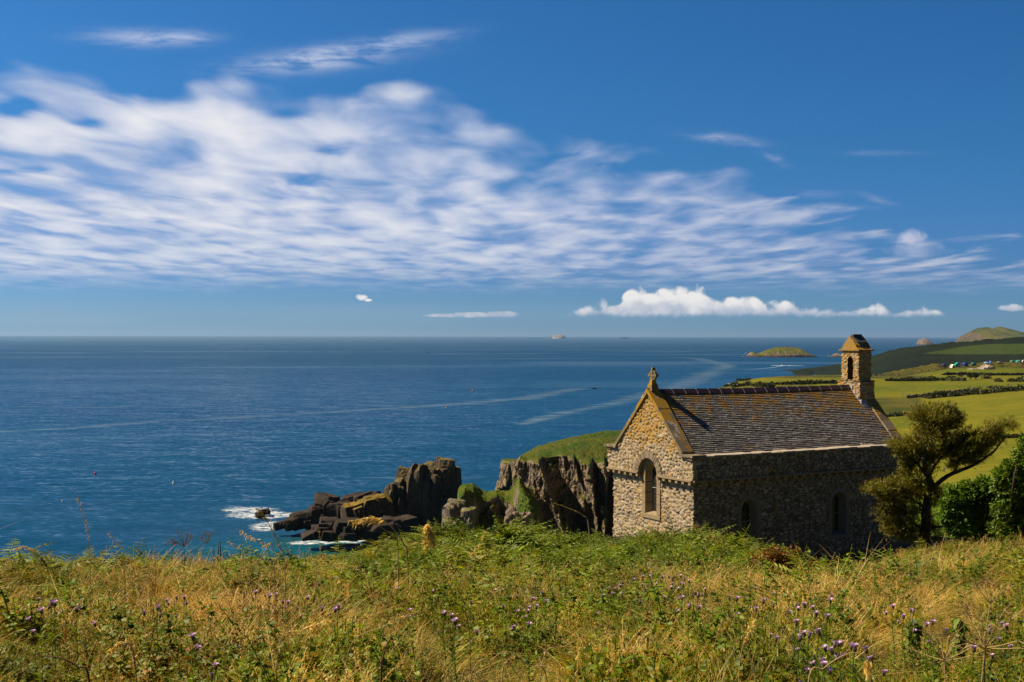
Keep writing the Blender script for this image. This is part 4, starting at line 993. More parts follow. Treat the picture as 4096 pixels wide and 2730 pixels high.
# pale mortar fillet between the slates and the far coping
mb = MB(); q0 = (xs1 - .10, eave_g + .02, ZE + .06); q1 = (xs1 - .10, GM - .62, ZR - .62 * SL + .06)
mb.prism([(xs1 - .12, q0[1], q0[2] - .03), (xs1 + .02, q0[1], q0[2] - .03), (xs1 + .02, q0[1], q0[2] + .06)], (0, q1[1] - q0[1], q1[2] - q0[2]))
mb.build('mortar_fillet', M_LIME, chapel)

# cross finial
cr = bpy.data.objects.new('cross_finial', None); COL.objects.link(cr); cr.parent = chapel; cr.empty_display_size = .1
M_CROSS = plain('weathered_cross_stone', (.19, .155, .085), .9, .3, 9.)
mb = MB(); cx = .04
mb.box((cx, GM, ZR + .18), (.34, .30, .24), None, None, .01, 0, .75)
mb.box((cx, GM, ZR + .36), (.24, .20, .18), None, None, .01, 0, .62)
mb.build('base', M_COPE, cr)
mb = MB(); zc_ = ZR + .615
mb.prism([(cx - .055, GM - .055, ZR + .40), (cx - .055, GM + .055, ZR + .40), (cx - .055, GM + .075, ZR + .43), (cx - .055, GM + .042, zc_ - .05), (cx - .055, GM + .042, zc_ + .20), (cx - .055, GM + .055, zc_ + .285), (cx - .055, GM - .055, zc_ + .285), (cx - .055, GM - .042, zc_ + .20), (cx - .055, GM - .042, zc_ - .05), (cx - .055, GM - .075, ZR + .43)], (.13, 0, 0))
for s_ in (-1, 1):
    mb.prism([(cx - .05, GM + s_ * .03, zc_ - .04), (cx - .05, GM + s_ * .20, zc_ - .042), (cx - .05, GM + s_ * .245, zc_ - .058), (cx - .05, GM + s_ * .245, zc_ + .058), (cx - .05, GM + s_ * .20, zc_ + .042), (cx - .05, GM + s_ * .03, zc_ + .04)], (.12, 0, 0))
mb.build('cross', M_CROSS, cr)
mb = MB(); N = 28
for k in range(N):
    t0, t1 = 2 * math.pi * k / N, 2 * math.pi * (k + 1) / N; V = []
    for xx in (cx - .035, cx + .055):
        for r_, t in ((.125, t0), (.125, t1), (.195, t1), (.195, t0)): V.append((xx, GM + r_ * math.cos(t), zc_ + r_ * math.sin(t)))
    mb.add(V, [(0, 1, 2, 3), (7, 6, 5, 4), (0, 4, 5, 1), (2, 6, 7, 3)], .5)
mb.build('ring', M_CROSS, cr)

# bellcote
bc = bpy.data.objects.new('bellcote', None); COL.objects.link(bc); bc.parent = chapel; bc.empty_display_size = .1
bx0, bx1, hb = 9.76, 10.41, .47
def keep_b(c, sd):
    k = np.ones(len(c), bool); m_ = (sd == 0) | (sd == 2)
    k[m_ & arch_in(c[:, 1], c[:, 2], GM, .155, 6.56, 7.32)] = False
    return k
V, Fc, I, j = wall_sheet([(bx0, GM + hb), (bx0, GM - hb), (bx1, GM - hb), (bx1, GM + hb)], 6.48, 7.72, .025, .025, keep_b, 77, .26, .075)
Vs, Fs, As, Js = [V], [Fc], [I], [j]; off = len(V)
V, Fc, I, j = wall_sheet([(bx0 - .06, GM + hb + .12), (bx0 - .06, GM - hb - .12), (bx1 + .05, GM - hb - .12), (bx1 + .05, GM + hb + .12)], 5.0, 6.50, .028, .028, lambda c, s: np.ones(len(c), bool), 78, .26, .085)
Vs.append(V); Fs.append(Fc + off); As.append(I); Js.append(j)
link_mesh('shaft', np_mesh('shaft', np.vstack(Vs), np.vstack(Fs), {'stone': np.concatenate(As), 'joint': np.concatenate(Js)}), bc, M_BELL, True)
mb = MB()
# offset course, reveal of the opening
mb.box(((bx0 + bx1) / 2, GM, 6.50), (bx1 - bx0 + .16, 2 * hb + .28, .05), None, .5, .01)
for s_ in (-1, 1):
    zz_ = 6.52
    while zz_ < 7.32:
        hh = random.uniform(.05, .1); mb.box(((bx0 + bx1) / 2, GM + s_ * (.155 + .05 + random.uniform(-.012, .012)), zz_ + hh / 2), (bx1 - bx0 - .02, .10, hh - .008), None, None, .006); zz_ += hh
an = np.linspace(0, math.pi, 9)
for t0, t1 in zip(an[:-1], an[1:]):
    V = []
    for xx in (bx0 + .0, bx1 - .0):
        for r_, t in ((.15, t0), (.15, t1 - .03), (.29, t1 - .03), (.29, t0)): V.append((xx, GM - r_ * math.cos(t), 7.32 + r_ * math.sin(t)))
    mb.add(V, [(3, 2, 1, 0), (4, 5, 6, 7), (0, 1, 5, 4), (2, 3, 7, 6)])
mb.build('opening_surround', plain('shade_dark_reveal_stone', (.10, .07, .04), .95, .4, 8.), bc)  # shade inside the opening is put into the stone colour
mb = MB()
prof = [(.56, 7.70), (.57, 7.745), (.46, 7.79), (.39, 7.86), (.345, 7.95), (.02, 8.30)]
pr = [(bx0 - .05, GM - a, z_) for a, z_ in prof] + [(bx0 - .05, GM + a, z_) for a, z_ in prof[::-1]]
pr_ = pr[:]; 
def layered(prf, x0, x1, n=5):
    for k in range(n):
        xa_, xb_ = x0 + (x1 - x0) * k / n, x0 + (x1 - x0) * (k + 1) / n - .004
        j_ = random.uniform(-.012, .012)
        mb.prism([(xa_, q[1] + (j_ if q[1] > GM else -j_), q[2] + j_ * .5) for q in prf], (xb_ - xa_, 0, 0))
layered(pr, bx0 - .05, bx1 + .05)
mb.box(((bx0 + bx1) / 2, GM, 7.735), (bx1 - bx0 + .20, 1.12, .05), None, None, .015)
mb.build('gablet', M_BLOCK, bc)
mb = MB()
for s_ in (-1, 1):
    def q(a, z_): return (bx0 + .07, GM + s_ * a, z_)
    mb.prism([q(.0, 8.34), q(.29, 8.07), q(.28, 8.04), q(0, 8.30)], (bx1 - bx0 - .12, 0, 0))
    mb.prism([q(.26, 8.00), q(.39, 7.90), q(.38, 7.87), q(.25, 7.97)], (bx1 - bx0 - .06, 0, 0))
mb.box(((bx0 + bx1) / 2, GM, 8.345), (.46, .16, .05), None, None, .01)
mb.build('capping_slates', plain('bellcote_slate', (.10, .085, .085), .7, .5, 7.), bc)
# stepped lead flashing where the bellcote and roof meet
mb = MB()
for k in range(4):
    gg = GM - .03 - k * .17
    mb.box((bx0 - .085, gg - .085, ZR - (k + .5) * .17 * SL - .02 + (.0 if k else .02)), (.03, .165, .30), None, None, .008)
mb.box(((bx0 + bx1) / 2, GM - hb - .14, ZR - (hb + .12) * SL - .03), (bx1 - bx0 + .16, .04, .26), None, None, .008)
mb.prism([(bx0 - .10, GM - hb - .15, ZR - (hb + .15) * SL + .04), (bx0 - .10, GM - hb - .15, ZR - (hb + .15) * SL + .10), (bx0 - .10, GM - hb - .36, ZR - (hb + .36) * SL + .075), (bx0 - .10, GM - hb - .36, ZR - (hb + .36) * SL + .05)], (bx1 - bx0 + .30, 0, 0))
mb.build('flashing', M_LEAD, bc)
# ------------------------------------------------------------------ plants: foliage materials
def leafy(name, cols, dry=None, tr=.30, patch=.35, rough=.6):
    g = material(name); r = g.attr('rnd'); o = g.rand(); p = g.pos()
    n = g.noise(p, patch, 3, .6)
    t = g.m('FRACT', g.add(g.mul(r, .55), g.mul(o, .9)))
    c = g.ramp(t, [(i / (len(cols) - 1), q) for i, q in enumerate(cols)])
    if dry: c = g.mix(g.ss(g.add(n, g.mul(g.sub(o, .5), .25)), .52, .70), c, dry)
    c = g.mix(1., c, g.lin(g.noise(p, 1.3, 3, .6), .28, .72, .40, 1.6), 'MULTIPLY')
    d = g.n.new('ShaderNodeBsdfDiffuse'); g.put(d.inputs[0], c)
    tl = g.n.new('ShaderNodeBsdfTranslucent'); g.put(tl.inputs[0], g.mix(1., c, (1.25, 1.15, .45), 'MULTIPLY'))
    gl = g.n.new('ShaderNodeBsdfGlossy'); gl.inputs['Roughness'].default_value = rough; gl.inputs[0].default_value = (1, .95, .85, 1)
    m1 = g.n.new('ShaderNodeMixShader'); m1.inputs[0].default_value = tr; g.l.new(d.outputs[0], m1.inputs[1]); g.l.new(tl.outputs[0], m1.inputs[2])
    m2 = g.n.new('ShaderNodeMixShader'); m2.inputs[0].default_value = .035; g.l.new(m1.outputs[0], m2.inputs[1]); g.l.new(gl.outputs[0], m2.inputs[2])
    g.l.new(m2.outputs[0], g.out.inputs[0]); return g.mt
M_GRASS = leafy('green_grass', [(0.18, 0.195, 0.00188), (0.317, 0.258, 0.00282), (0.489, 0.296, 0.0047), (0.234, 0.226, 0.00235)], (0.552, 0.288, 0.00661))
M_STRAW = leafy('dry_straw', [(0.546, 0.353, 0.0748), (0.714, 0.49, 0.136), (0.399, 0.235, 0.0408), (0.798, 0.588, 0.204)], None, .3)
M_BROAD = leafy('bramble_leaf', [(0.0827, 0.149, 0.00169), (0.156, 0.229, 0.00254), (0.24, 0.258, 0.00339), (0.11, 0.173, 0.00212), (0.349, 0.219, 0.00509)], None, .35)
M_FERN = leafy('bracken_frond', [(0.09, 0.17, 0.0015), (0.15, 0.223, 0.00226), (0.225, 0.258, 0.00302), (0.12, 0.178, 0.00188)], (0.24, 0.211, 0.00376), .4)
M_RUST = leafy('rusty_dock_leaf', [(0.333, 0.125, 0.0144), (0.458, 0.211, 0.0192), (0.208, 0.115, 0.0115), (0.25, 0.192, 0.0115)], None, .3)
M_NETTLE = leafy('nettle_leaf', [(0.0828, 0.149, 0.0015), (0.142, 0.211, 0.00302), (0.21, 0.244, 0.00376)], None, .35)
M_STEM = plain('brown_plant_stem', (.14, .075, .03), .8, .3, 20.)
M_STEM2 = plain('straw_stem', (.42, .28, .11), .7, .2, 20.)
M_SEED = leafy('seed_husk', [(0.63, 0.431, 0.129), (0.735, 0.539, 0.19), (0.483, 0.294, 0.068)], None, .35)
M_PINK = plain('thistle_flower', (.86, .58, .80), .8, .2, 60.)
M_CALYX = plain('thistle_calyx', (.10, .07, .035), .8, .3, 60.)
M_BARK = plain('rough_bark', (.050, .038, .026), .95, .4, 6.)

def blades(n, r, h0, h1, w, bend, seed, segs=3, lay=0., spread=.35):
    """n tapering blades growing from a disc; returns V, F(quads), rnd"""
    q = np.random.default_rng(seed)
    a = q.uniform(0, 2 * math.pi, n); rr_ = r * np.sqrt(q.uniform(0, 1, n)); bx, by = rr_ * np.cos(a), rr_ * np.sin(a)
    d = a + q.normal(0, .9, n); h = q.uniform(h0, h1, n); be = bend * q.uniform(.4, 1.4, n); ww = w * q.uniform(.6, 1.3, n)
    t = np.linspace(0, 1, segs + 1)[None]
    lean = q.uniform(.05, spread, n)[:, None]
    hor = (lean * t + be[:, None] * t ** 2.2) * h[:, None]; ver = h[:, None] * (t - be[:, None] * .45 * t ** 2.5 - lay * t * .6)
    cx = bx[:, None] + np.cos(d)[:, None] * hor; cy = by[:, None] + np.sin(d)[:, None] * hor
    f = d + math.pi / 2 + q.normal(0, .7, n); wd = ww[:, None] * np.interp(t, [0, .3, 1], [.8, 1, .08]) / 2
    dx, dy = np.cos(f)[:, None] * wd, np.sin(f)[:, None] * wd
    V = np.stack([np.stack([cx - dx, cy - dy, ver], -1), np.stack([cx + dx, cy + dy, ver], -1)], 2)   # n, segs+1, 2, 3
    base = (np.arange(n) * (segs + 1) * 2)[:, None] + (np.arange(segs) * 2)[None]
    Fq = np.stack([base, base + 1, base + 3, base + 2], -1).reshape(-1, 4)
    return V.reshape(-1, 3), Fq, np.repeat(q.uniform(0, 1, n), (segs + 1) * 2)
def leaves(pos, dirs, size, seed, fold=.25, aspect=.55):
    """pointed leaves as two folded quads; pos, dirs (n,3)"""
    q = np.random.default_rng(seed); n = len(pos); dirs = dirs / (np.linalg.norm(dirs, axis=1)[:, None] + 1e-9)
    ref = np.tile([0, 0, 1.], (n, 1)) + q.normal(0, .35, (n, 3)); side = np.cross(dirs, ref); side /= np.linalg.norm(side, axis=1)[:, None] + 1e-9
    up = np.cross(side, dirs); s = (size * q.uniform(.6, 1.3, n))[:, None]; w = s * aspect / 2
    p0 = pos; p1 = pos + dirs * s * .45 - up * s * .02; p2 = pos + dirs * s - up * s * .18
    l1 = pos + dirs * s * .22 + side * w * .8 + up * w * fold; l2 = pos + dirs * s * .62 + side * w * .75 + up * w * fold * .7 - up * s * .06
    r1 = pos + dirs * s * .22 - side * w * .8 + up * w * fold; r2 = pos + dirs * s * .62 - side * w * .75 + up * w * fold * .7 - up * s * .06
    V = np.stack([p0, p1, p2, l1, l2, r1, r2], 1).reshape(-1, 3); b = (np.arange(n) * 7)[:, None]
    Fq = np.stack([b + [[0, 3, 4, 1]], b + [[0, 1, 6, 5]]], 1).reshape(-1, 4)
    Fq = np.concatenate([Fq, (b + [[1, 4, 2, 6]])]); return V, Fq, np.repeat(q.uniform(0, 1, n), 7)
def join_parts(ps):
    V, Fq, A = [], [], []; o = 0
    for v_, f_, a_ in ps: V.append(v_); Fq.append(f_ + o); A.append(a_); o += len(v_)
    return np.vstack(V), np.vstack(Fq), np.concatenate(A)
def m_of(name, ps, mat_): 
    V, Fq, A = join_parts(ps); me = np_mesh(name, V, Fq, {'rnd': A}); me.materials.append(mat_); return me
def stem_strip(path, w):
    p = np.asarray(path, float); t = np.gradient(p, axis=0); s = np.cross(t, [0.3, .9, .1]); s /= np.linalg.norm(s, axis=1)[:, None] + 1e-9
    s2 = np.cross(t, s); s2 /= np.linalg.norm(s2, axis=1)[:, None] + 1e-9; n = len(p); w = np.broadcast_to(w, (n,))[:, None] / 2
    V = np.stack([p - s * w, p + s * w, p + s2 * w], 1).reshape(-1, 3)
    b = np.arange(n - 1)[:, None] * 3
    Fq = np.concatenate([b + [[0, 1, 4, 3]], b + [[1, 2, 5, 4]], b + [[2, 0, 3, 5]]]); return V, Fq, np.full(len(V), random.random())
def weed(seed, n=9, h=.45, leaf=.06, per=11):
    q = np.random.default_rng(seed); ps = []; P_, D_l = [], []
    for k in range(n):
        a = q.uniform(0, 6.28); b = np.array([.16 * math.cos(a), .16 * math.sin(a), 0]) * q.uniform(.2, 1.2); hh = h * q.uniform(.55, 1.1); a2 = q.uniform(0, 6.28); o = q.uniform(.05, .5) * hh
        path = [b + np.array([math.cos(a2) * o * t * t, math.sin(a2) * o * t * t, hh * (t - .25 * t * t * (o / hh) * 2)]) for t in np.linspace(0, 1, 5)]
        ps.append(stem_strip(path, .006))
        for j in range(per):
            t = q.uniform(.25, 1.); p = np.array(smooth_path(path, 12)[int(t * 11)]); an = q.uniform(0, 6.28)
            P_.append(p); D_l.append([math.cos(an), math.sin(an), q.uniform(-.2, .6)])
    ps.append(leaves(np.array(P_), np.array(D_l), leaf, seed, .3, .75)); return ps
def frond_set(seed, n=6, L=.7, up=.55, pinn=13):
    q = np.random.default_rng(seed); P_, D_l, S = [], [], []; ps = []
    for k in range(n):
        a = q.uniform(0, 6.28); l = L * q.uniform(.6, 1.1); u = q.uniform(up * .6, up * 1.3); h = np.array([math.cos(a), math.sin(a), 0])
        path = np.array([h * l * (.25 * t + .6 * t * t) + np.array([0, 0, l * u * (2.0 * t - 1.05 * t * t)]) for t in np.linspace(0, 1, 8)]); ps.append(stem_strip(path, .008))
        sp = smooth_path(path, pinn + 3); side = np.array([-h[1], h[0], 0])
        for j in range(2, pinn + 2):
            t = j / (pinn + 2); tg = sp[j] - sp[j - 1]; tg /= np.linalg.norm(tg)
            for s_ in (-1, 1):
                d = side * s_ + tg * .55 + np.array([0, 0, q.normal(-.1, .12)])
                P_.append(sp[j]); D_l.append(d * (1.15 - t)); S.append(l * .34 * (1.08 - t) ** .8)
    S = np.array(S); v_, f_, a_ = leaves(np.array(P_), np.array(D_l), 1., seed, .1, .26)
    # scale every pinna about its root
    root = np.repeat(np.array(P_), 7, 0); v_ = root + (v_ - root) * np.repeat(S, 7)[:, None]
    ps.append((v_, f_, a_)); return ps
def seedheads(seed, n=10, h=.6, r=.15, bend=.35):
    q = np.random.default_rng(seed); ps = []; P_, D_l = [], []
    for k in range(n):
        a = q.uniform(0, 6.28); hh = h * q.uniform(.7, 1.15); a2 = q.normal(.3, 1.2); b = np.array([math.cos(a), math.sin(a), 0]) * r * q.uniform(0, 1); o = bend * q.uniform(.4, 1.5) * hh
        path = [b + np.array([math.cos(a2) * o * t ** 2, math.sin(a2) * o * t ** 2, hh * (t - .3 * bend * t ** 3)]) for t in np.linspace(0, 1, 7)]
        ps.append(stem_strip(path, .0035)); sp = smooth_path(path, 30)
        for j in range(12):
            i = int(q.uniform(19, 29)); P_.append(sp[i]); an = q.uniform(0, 6.28); D_l.append([math.cos(an) * .5, math.sin(an) * .5, q.uniform(-.6, .9)])
    ps.append(leaves(np.array(P_), np.array(D_l), .024, seed, .3, .24)); return ps

SRC = {}
def src(kind, meshes):
    c = bpy.data.collections.new('source_' + kind)
    for i, me in enumerate(meshes):
        o = bpy.data.objects.new(kind + '_source', me); c.objects.link(o)
    SRC[kind] = c
src('grass', [m_of('grass', [blades(60, .16, .16, .42, .009, .5, s)], M_GRASS) for s in range(4)])
src('straw', [m_of('straw', [blades(30, .16, .22, .5, .007, .9, 20 + s, 4, .1, .6)] + seedheads(30 + s, 4, .5), M_STRAW) for s in range(3)])
src('flat', [m_of('flat', [blades(46, .22, .25, .55, .007, .9, 40 + s, 4, .72, 1.1)], M_STRAW) for s in range(3)])
src('broad', [m_of('broad', weed(50 + s, 11, .38, .040, 16), M_BROAD) for s in range(4)])
src('nettle', [m_of('nettle', weed(60 + s, 9, .60, .045, 26), M_NETTLE) for s in range(3)])
src('fern', [m_of('fern', frond_set(70 + s), M_FERN) for s in range(4)])
src('rust', [m_of('rust', weed(80 + s, 5, .5, .05, 10), M_RUST) for s in range(2)])
src('heads', [m_of('heads', seedheads(90 + s, 7, .62), M_SEED) for s in range(3)])

def scatter(name, kind, pts, scl, mat_, tilt=.12, seed=0, **kw):
    """a countless cover of small plants as one object: points that carry instanced tufts"""
    q = np.random.default_rng(seed); n = len(pts)
    me = bpy.data.meshes.new(name); me.vertices.add(n); me.vertices.foreach_set('co', np.asarray(pts, np.float32).ravel())
    rot = np.stack([q.normal(0, tilt, n), q.normal(0, tilt, n), q.uniform(0, 6.28, n)], -1)
    me.attributes.new('rot', 'FLOAT_VECTOR', 'POINT').data.foreach_set('vector', rot.astype(np.float32).ravel())
    me.attributes.new('scl', 'FLOAT', 'POINT').data.foreach_set('value', np.asarray(scl, np.float32))
    me.attributes.new('idx', 'INT', 'POINT').data.foreach_set('value', q.integers(0, len(SRC[kind].objects), n).astype(np.int32))
    o = bpy.data.objects.new(name, me); COL.objects.link(o); me.materials.append(mat_)
    nt = bpy.data.node_groups.new(name + '_scatter', 'GeometryNodeTree')
    nt.interface.new_socket('Geometry', in_out='INPUT', socket_type='NodeSocketGeometry'); nt.interface.new_socket('Geometry', in_out='OUTPUT', socket_type='NodeSocketGeometry')
    N = nt.nodes; L = nt.links; gi = N.new('NodeGroupInput'); go = N.new('NodeGroupOutput')
    ci = N.new('GeometryNodeCollectionInfo'); ci.inputs['Collection'].default_value = SRC[kind]; ci.inputs['Separate Children'].default_value = True; ci.inputs['Reset Children'].default_value = True
    iop = N.new('GeometryNodeInstanceOnPoints'); iop.inputs['Pick Instance'].default_value = True
    def at(nm, ty):
        a = N.new('GeometryNodeInputNamedAttribute'); a.data_type = ty; a.inputs['Name'].default_value = nm; return a.outputs['Attribute']
    L.new(gi.outputs[0], iop.inputs['Points']); L.new(ci.outputs[0], iop.inputs['Instance']); L.new(at('idx', 'INT'), iop.inputs['Instance Index'])
    L.new(at('rot', 'FLOAT_VECTOR'), iop.inputs['Rotation']); L.new(at('scl', 'FLOAT'), iop.inputs['Scale']); L.new(iop.outputs[0], go.inputs[0])
    md = o.modifiers.new('scatter', 'NODES'); md.node_group = nt
    return tag(o, kind='stuff', **kw)
# candidate points over the meadow
q = np.random.default_rng(3)
NC = 110000
dc = np.sqrt(q.uniform(4.0 ** 2, 41. ** 2, NC)); uc = q.uniform(-.62, .66, NC); xc = uc * dc; zc_ = ground_z(xc, dc); pxc = 2048 + uc * F
# keep clear of the chapel
lx = (xc - CH[0]) * math.cos(TH) + (dc - CH[1]) * math.sin(TH); ly = -(xc - CH[0]) * math.sin(TH) + (dc - CH[1]) * math.cos(TH)
ok = ~((lx > -.45) & (lx < L_ + .5) & (ly > -.45))
patch1 = fbm(xc * .55, dc * .3, 0, 3, 1); patch2 = fbm(xc * .4 + 9, dc * .25, 0, 3, 2); patch3 = fbm(xc * .8, dc * .5, 4, 3, 3)
bank = sstep(dc + (patch1 - .5) * 8, 18., 21.5) * sstep(pxc, 1350, 1650) * sstep(pxc, 3330, 3150)        # bracken and nettle bank before the chapel
lawnside = sstep(pxc, 3250, 3400) * sstep(dc, 22, 26)
left = sstep(pxc, 1500, 900)
near = sstep(dc, 14, 7)
rnd = q.uniform(0, 1, NC)
pyc = 1342.9 - (zc_ + .25 - CAMZ) / dc * F
def G_(x0, y0, rx, ry): return np.exp(-((pxc - x0) / rx) ** 2 - ((pyc - y0) / ry) ** 2)
strawy = np.clip(G_(930, 2430, 200, 90) + G_(1000, 2560, 160, 90) + G_(450, 2640, 130, 60) + G_(620, 2330, 160, 50) + .8 * G_(760, 2480, 120, 60) + .7 * G_(1560, 2480, 130, 50), 0, 1)
flaty = np.clip(G_(2240, 2440, 220, 45) + G_(3850, 2450, 300, 45) + G_(3250, 2420, 260, 50) + .8 * G_(3500, 2560, 300, 60) + .6 * G_(2350, 2620, 250, 50) + .5 * G_(3900, 2350, 250, 60), 0, 1)
leafyz = np.clip(G_(1900, 2620, 500, 90) + G_(2500, 2520, 400, 90) + G_(1250, 2650, 250, 90) + G_(150, 2450, 150, 100), 0, 1)
def pick(prob): return ok & (q.uniform(0, 1, NC) < prob)
def pts(mask): return np.stack([xc[mask], dc[mask], zc_[mask] - .02], -1)
def put(name, kind, prob, s0, s1, mat_, seed, tilt=.12, **kw):
    m_ = pick(prob); P_ = pts(m_); n = len(P_); sc = np.random.default_rng(seed).uniform(s0, s1, n) * np.interp(P_[:, 1], [4, 9, 20, 40], [.85, 1., 1.15, 1.25]) * np.where(P_[:, 1] > 36, .6, 1.) * (.50 + .52 * sstep(fbm(P_[:, 0] * .9, P_[:, 1] * .6, 7, 3, 21), .36, .66))
    return scatter(name, kind, P_, sc, mat_, tilt, seed, **kw)
put('grass', 'grass', .50 * (1 - .8 * bank) * (.5 + patch1) * (1 - .6 * strawy) * (1 - .7 * flaty), .8, 1.3, M_GRASS, 1, label='green and yellow meadow grass across the foreground', cat='grass')
put('straw', 'straw', (.11 * sstep(patch2, .52, .64) + .008 + .05 * lawnside) * (1 - .9 * bank) * (1 - .8 * leafyz) + .34 * strawy + .01, .8, 1.25, M_STRAW, 2, label='dry straw coloured grass standing in the meadow', cat='dry grass')
flatm = sstep(pxc, 2150, 2500) * sstep(patch3, .44, .54) * sstep(dc, 24, 20) * sstep(dc, 7, 9) + .6 * sstep(patch2, .55, .62) * sstep(dc, 22, 12)
put('flattened_straw', 'flat', .22 * flatm * (1 - bank) + .55 * flaty + .15 * strawy, .8, 1.3, M_STRAW, 3, .2, label='flattened bleached straw lying in the meadow', cat='dry grass')
put('brambles', 'broad', (.16 + .30 * near + .25 * sstep(patch1, .5, .4) + .35 * leafyz) * (1 - .7 * flaty) * (1 - .6 * strawy) * (1 - .5 * bank), .8, 1.35, M_BROAD, 4, .2, label='bramble leaves and low green weeds in the foreground', cat='brambles')
put('bracken', 'fern', .34 * bank + (.03 * left + .03 * (1 - near)) * sstep(dc, 13, 17), .75, 1.35, M_FERN, 5, .22, label='green bracken on the bank before the chapel', cat='bracken')
put('nettles', 'nettle', .30 * bank * sstep(patch3, .42, .55) + .015, .75, 1.4, M_NETTLE, 6, .1, label='upright nettles among the bracken on the bank', cat='nettles')
put('rusty_docks', 'rust', .018 + .05 * lawnside * sstep(patch1, .5, .6), .7, 1.2, M_RUST, 7, .15, label='rust coloured dock leaves scattered in the meadow', cat='docks')
put('seeding_grass', 'heads', .010 + .03 * sstep(patch2, .52, .62) + .16 * strawy + .05 * lawnside, .75, 1.15, M_SEED, 8, .1, label='seeding grass heads rising over the meadow', cat='grass')
# ------------------------------------------------------------------ the wind bent tree, the shrubs, hedges
def clump_leaves(clumps, zm, d, seed, dens, size, aspect, mperpx, spray=9, up=.35, lean=(0, 0), twig=.3, zflat=.8, auto=False):
    """sprays of leaves filling lumpy ellipsoids; clumps (cx, cy, rx, ry, depth offset)"""
    q = np.random.default_rng(seed); P_, Dl = [], []
    for c in clumps:
        cx, cy, rx, ry = c[:4]; do = c[4] if len(c) > 4 else 0
        o = P(*zm(cx, cy), d + do); rxm, rzm = rx * mperpx, ry * mperpx; n = int(dens * (rxm * rzm) ** .9 * 4)
        for _ in range(n):
            v = q.normal(size=3); v /= np.linalg.norm(v); rad = q.uniform(.45, 1.0) ** .6 * (1 + q.normal(0, .12))
            p = o + v * rad * np.array([rxm, max(rxm, rzm) * zflat, rzm])
            dr = v * np.array([1, .8, .6]) + np.array([lean[0], 0, up + lean[1]]) + q.normal(0, .35, 3)
            if auto: dr = v * .45 + np.array([np.clip((cx - 960) / 130., -1, 1) * .85, 0, .55]) + q.normal(0, .22, 3); dr /= np.linalg.norm(dr)
            for j in range(spray):
                t = q.uniform(0, 1); P_.append(p + dr * twig * t); Dl.append(dr * .9 + q.normal(0, .55, 3))
    return leaves(np.array(P_), np.array(Dl), size, seed, .15, aspect)
def limbs(name, paths, zm, d, mat_, parent, ground=None, seed=0):
    mb = MB(); r0 = random.Random(seed)
    for pts_, ra, rb_ in paths:
        n = len(pts_); dd = [d + (r0.uniform(-.5, .5) if i else 0) * min(1, i / 2) for i in range(n)]
        p = smooth_path(np.array([P(*zm(a, b), q_) for (a, b), q_ in zip(pts_, dd)]), n * 4)
        p = p + np.cumsum(np.random.default_rng(seed).normal(0, .008, p.shape), 0)
        mb.tube(p, np.linspace(ra, rb_, len(p)), 7)
    return mb.build(name, mat_, parent, True)
Z2 = zoomer(3150, 1300, 1.742)
M_NEEDLE = leafy('conifer_foliage', [(0.121, 0.126, 0.00403), (0.205, 0.176, 0.00484), (0.29, 0.217, 0.00806), (0.0905, 0.115, 0.00403), (0.313, 0.217, 0.0146)], None, .25, 1.)
TD = 40.
tr = empty('conifer_tree', P(*Z2(952, 1530), TD), 0, label='wind bent dark conifer leaning right beside the chapel end', cat='tree')
def child_at(o, par):      # keep the mesh where it was built when it goes under a placed Empty
    o.parent = par; o.matrix_parent_inverse = Matrix.Translation(par.location).inverted(); return o
TK = [([(950, 1545), (952, 1480), (957, 1400), (967, 1300), (985, 1200), (1000, 1110)], .19, .12), ([(1000, 1115), (965, 1010), (940, 930), (980, 830), (1010, 740), (1030, 640), (1045, 600)], .11, .02)]
LB = [([(1003, 1150), (1080, 1075), (1150, 1030), (1260, 990), (1350, 930), (1430, 865), (1490, 790), (1545, 735)], .085, .015), ([(955, 1430), (890, 1392), (850, 1362), (780, 1372), (690, 1385)], .06, .012),
      ([(972, 1285), (900, 1235), (820, 1200), (720, 1172), (610, 1160)], .055, .01), ([(960, 1425), (1050, 1408), (1140, 1414), (1180, 1408)], .05, .012), ([(985, 1070), (930, 990), (860, 925), (790, 870), (745, 845)], .06, .01),
      ([(992, 1060), (1030, 980), (1100, 900), (1180, 840), (1240, 785)], .055, .01), ([(1350, 930), (1340, 860), (1380, 780), (1400, 730)], .03, .008), ([(1150, 1030), (1200, 960), (1250, 900)], .035, .008), ([(960, 1390), (1010, 1340), (1060, 1320)], .03, .006), ([(965, 1330), (920, 1290), (860, 1270), (800, 1260)], .03, .006)]
child_at(limbs('trunk', TK, Z2, TD, M_BARK, None, seed=3), tr)
for k, l in enumerate(LB): child_at(limbs('limb', [l], Z2, TD, M_BARK, None, seed=10 + k), tr)
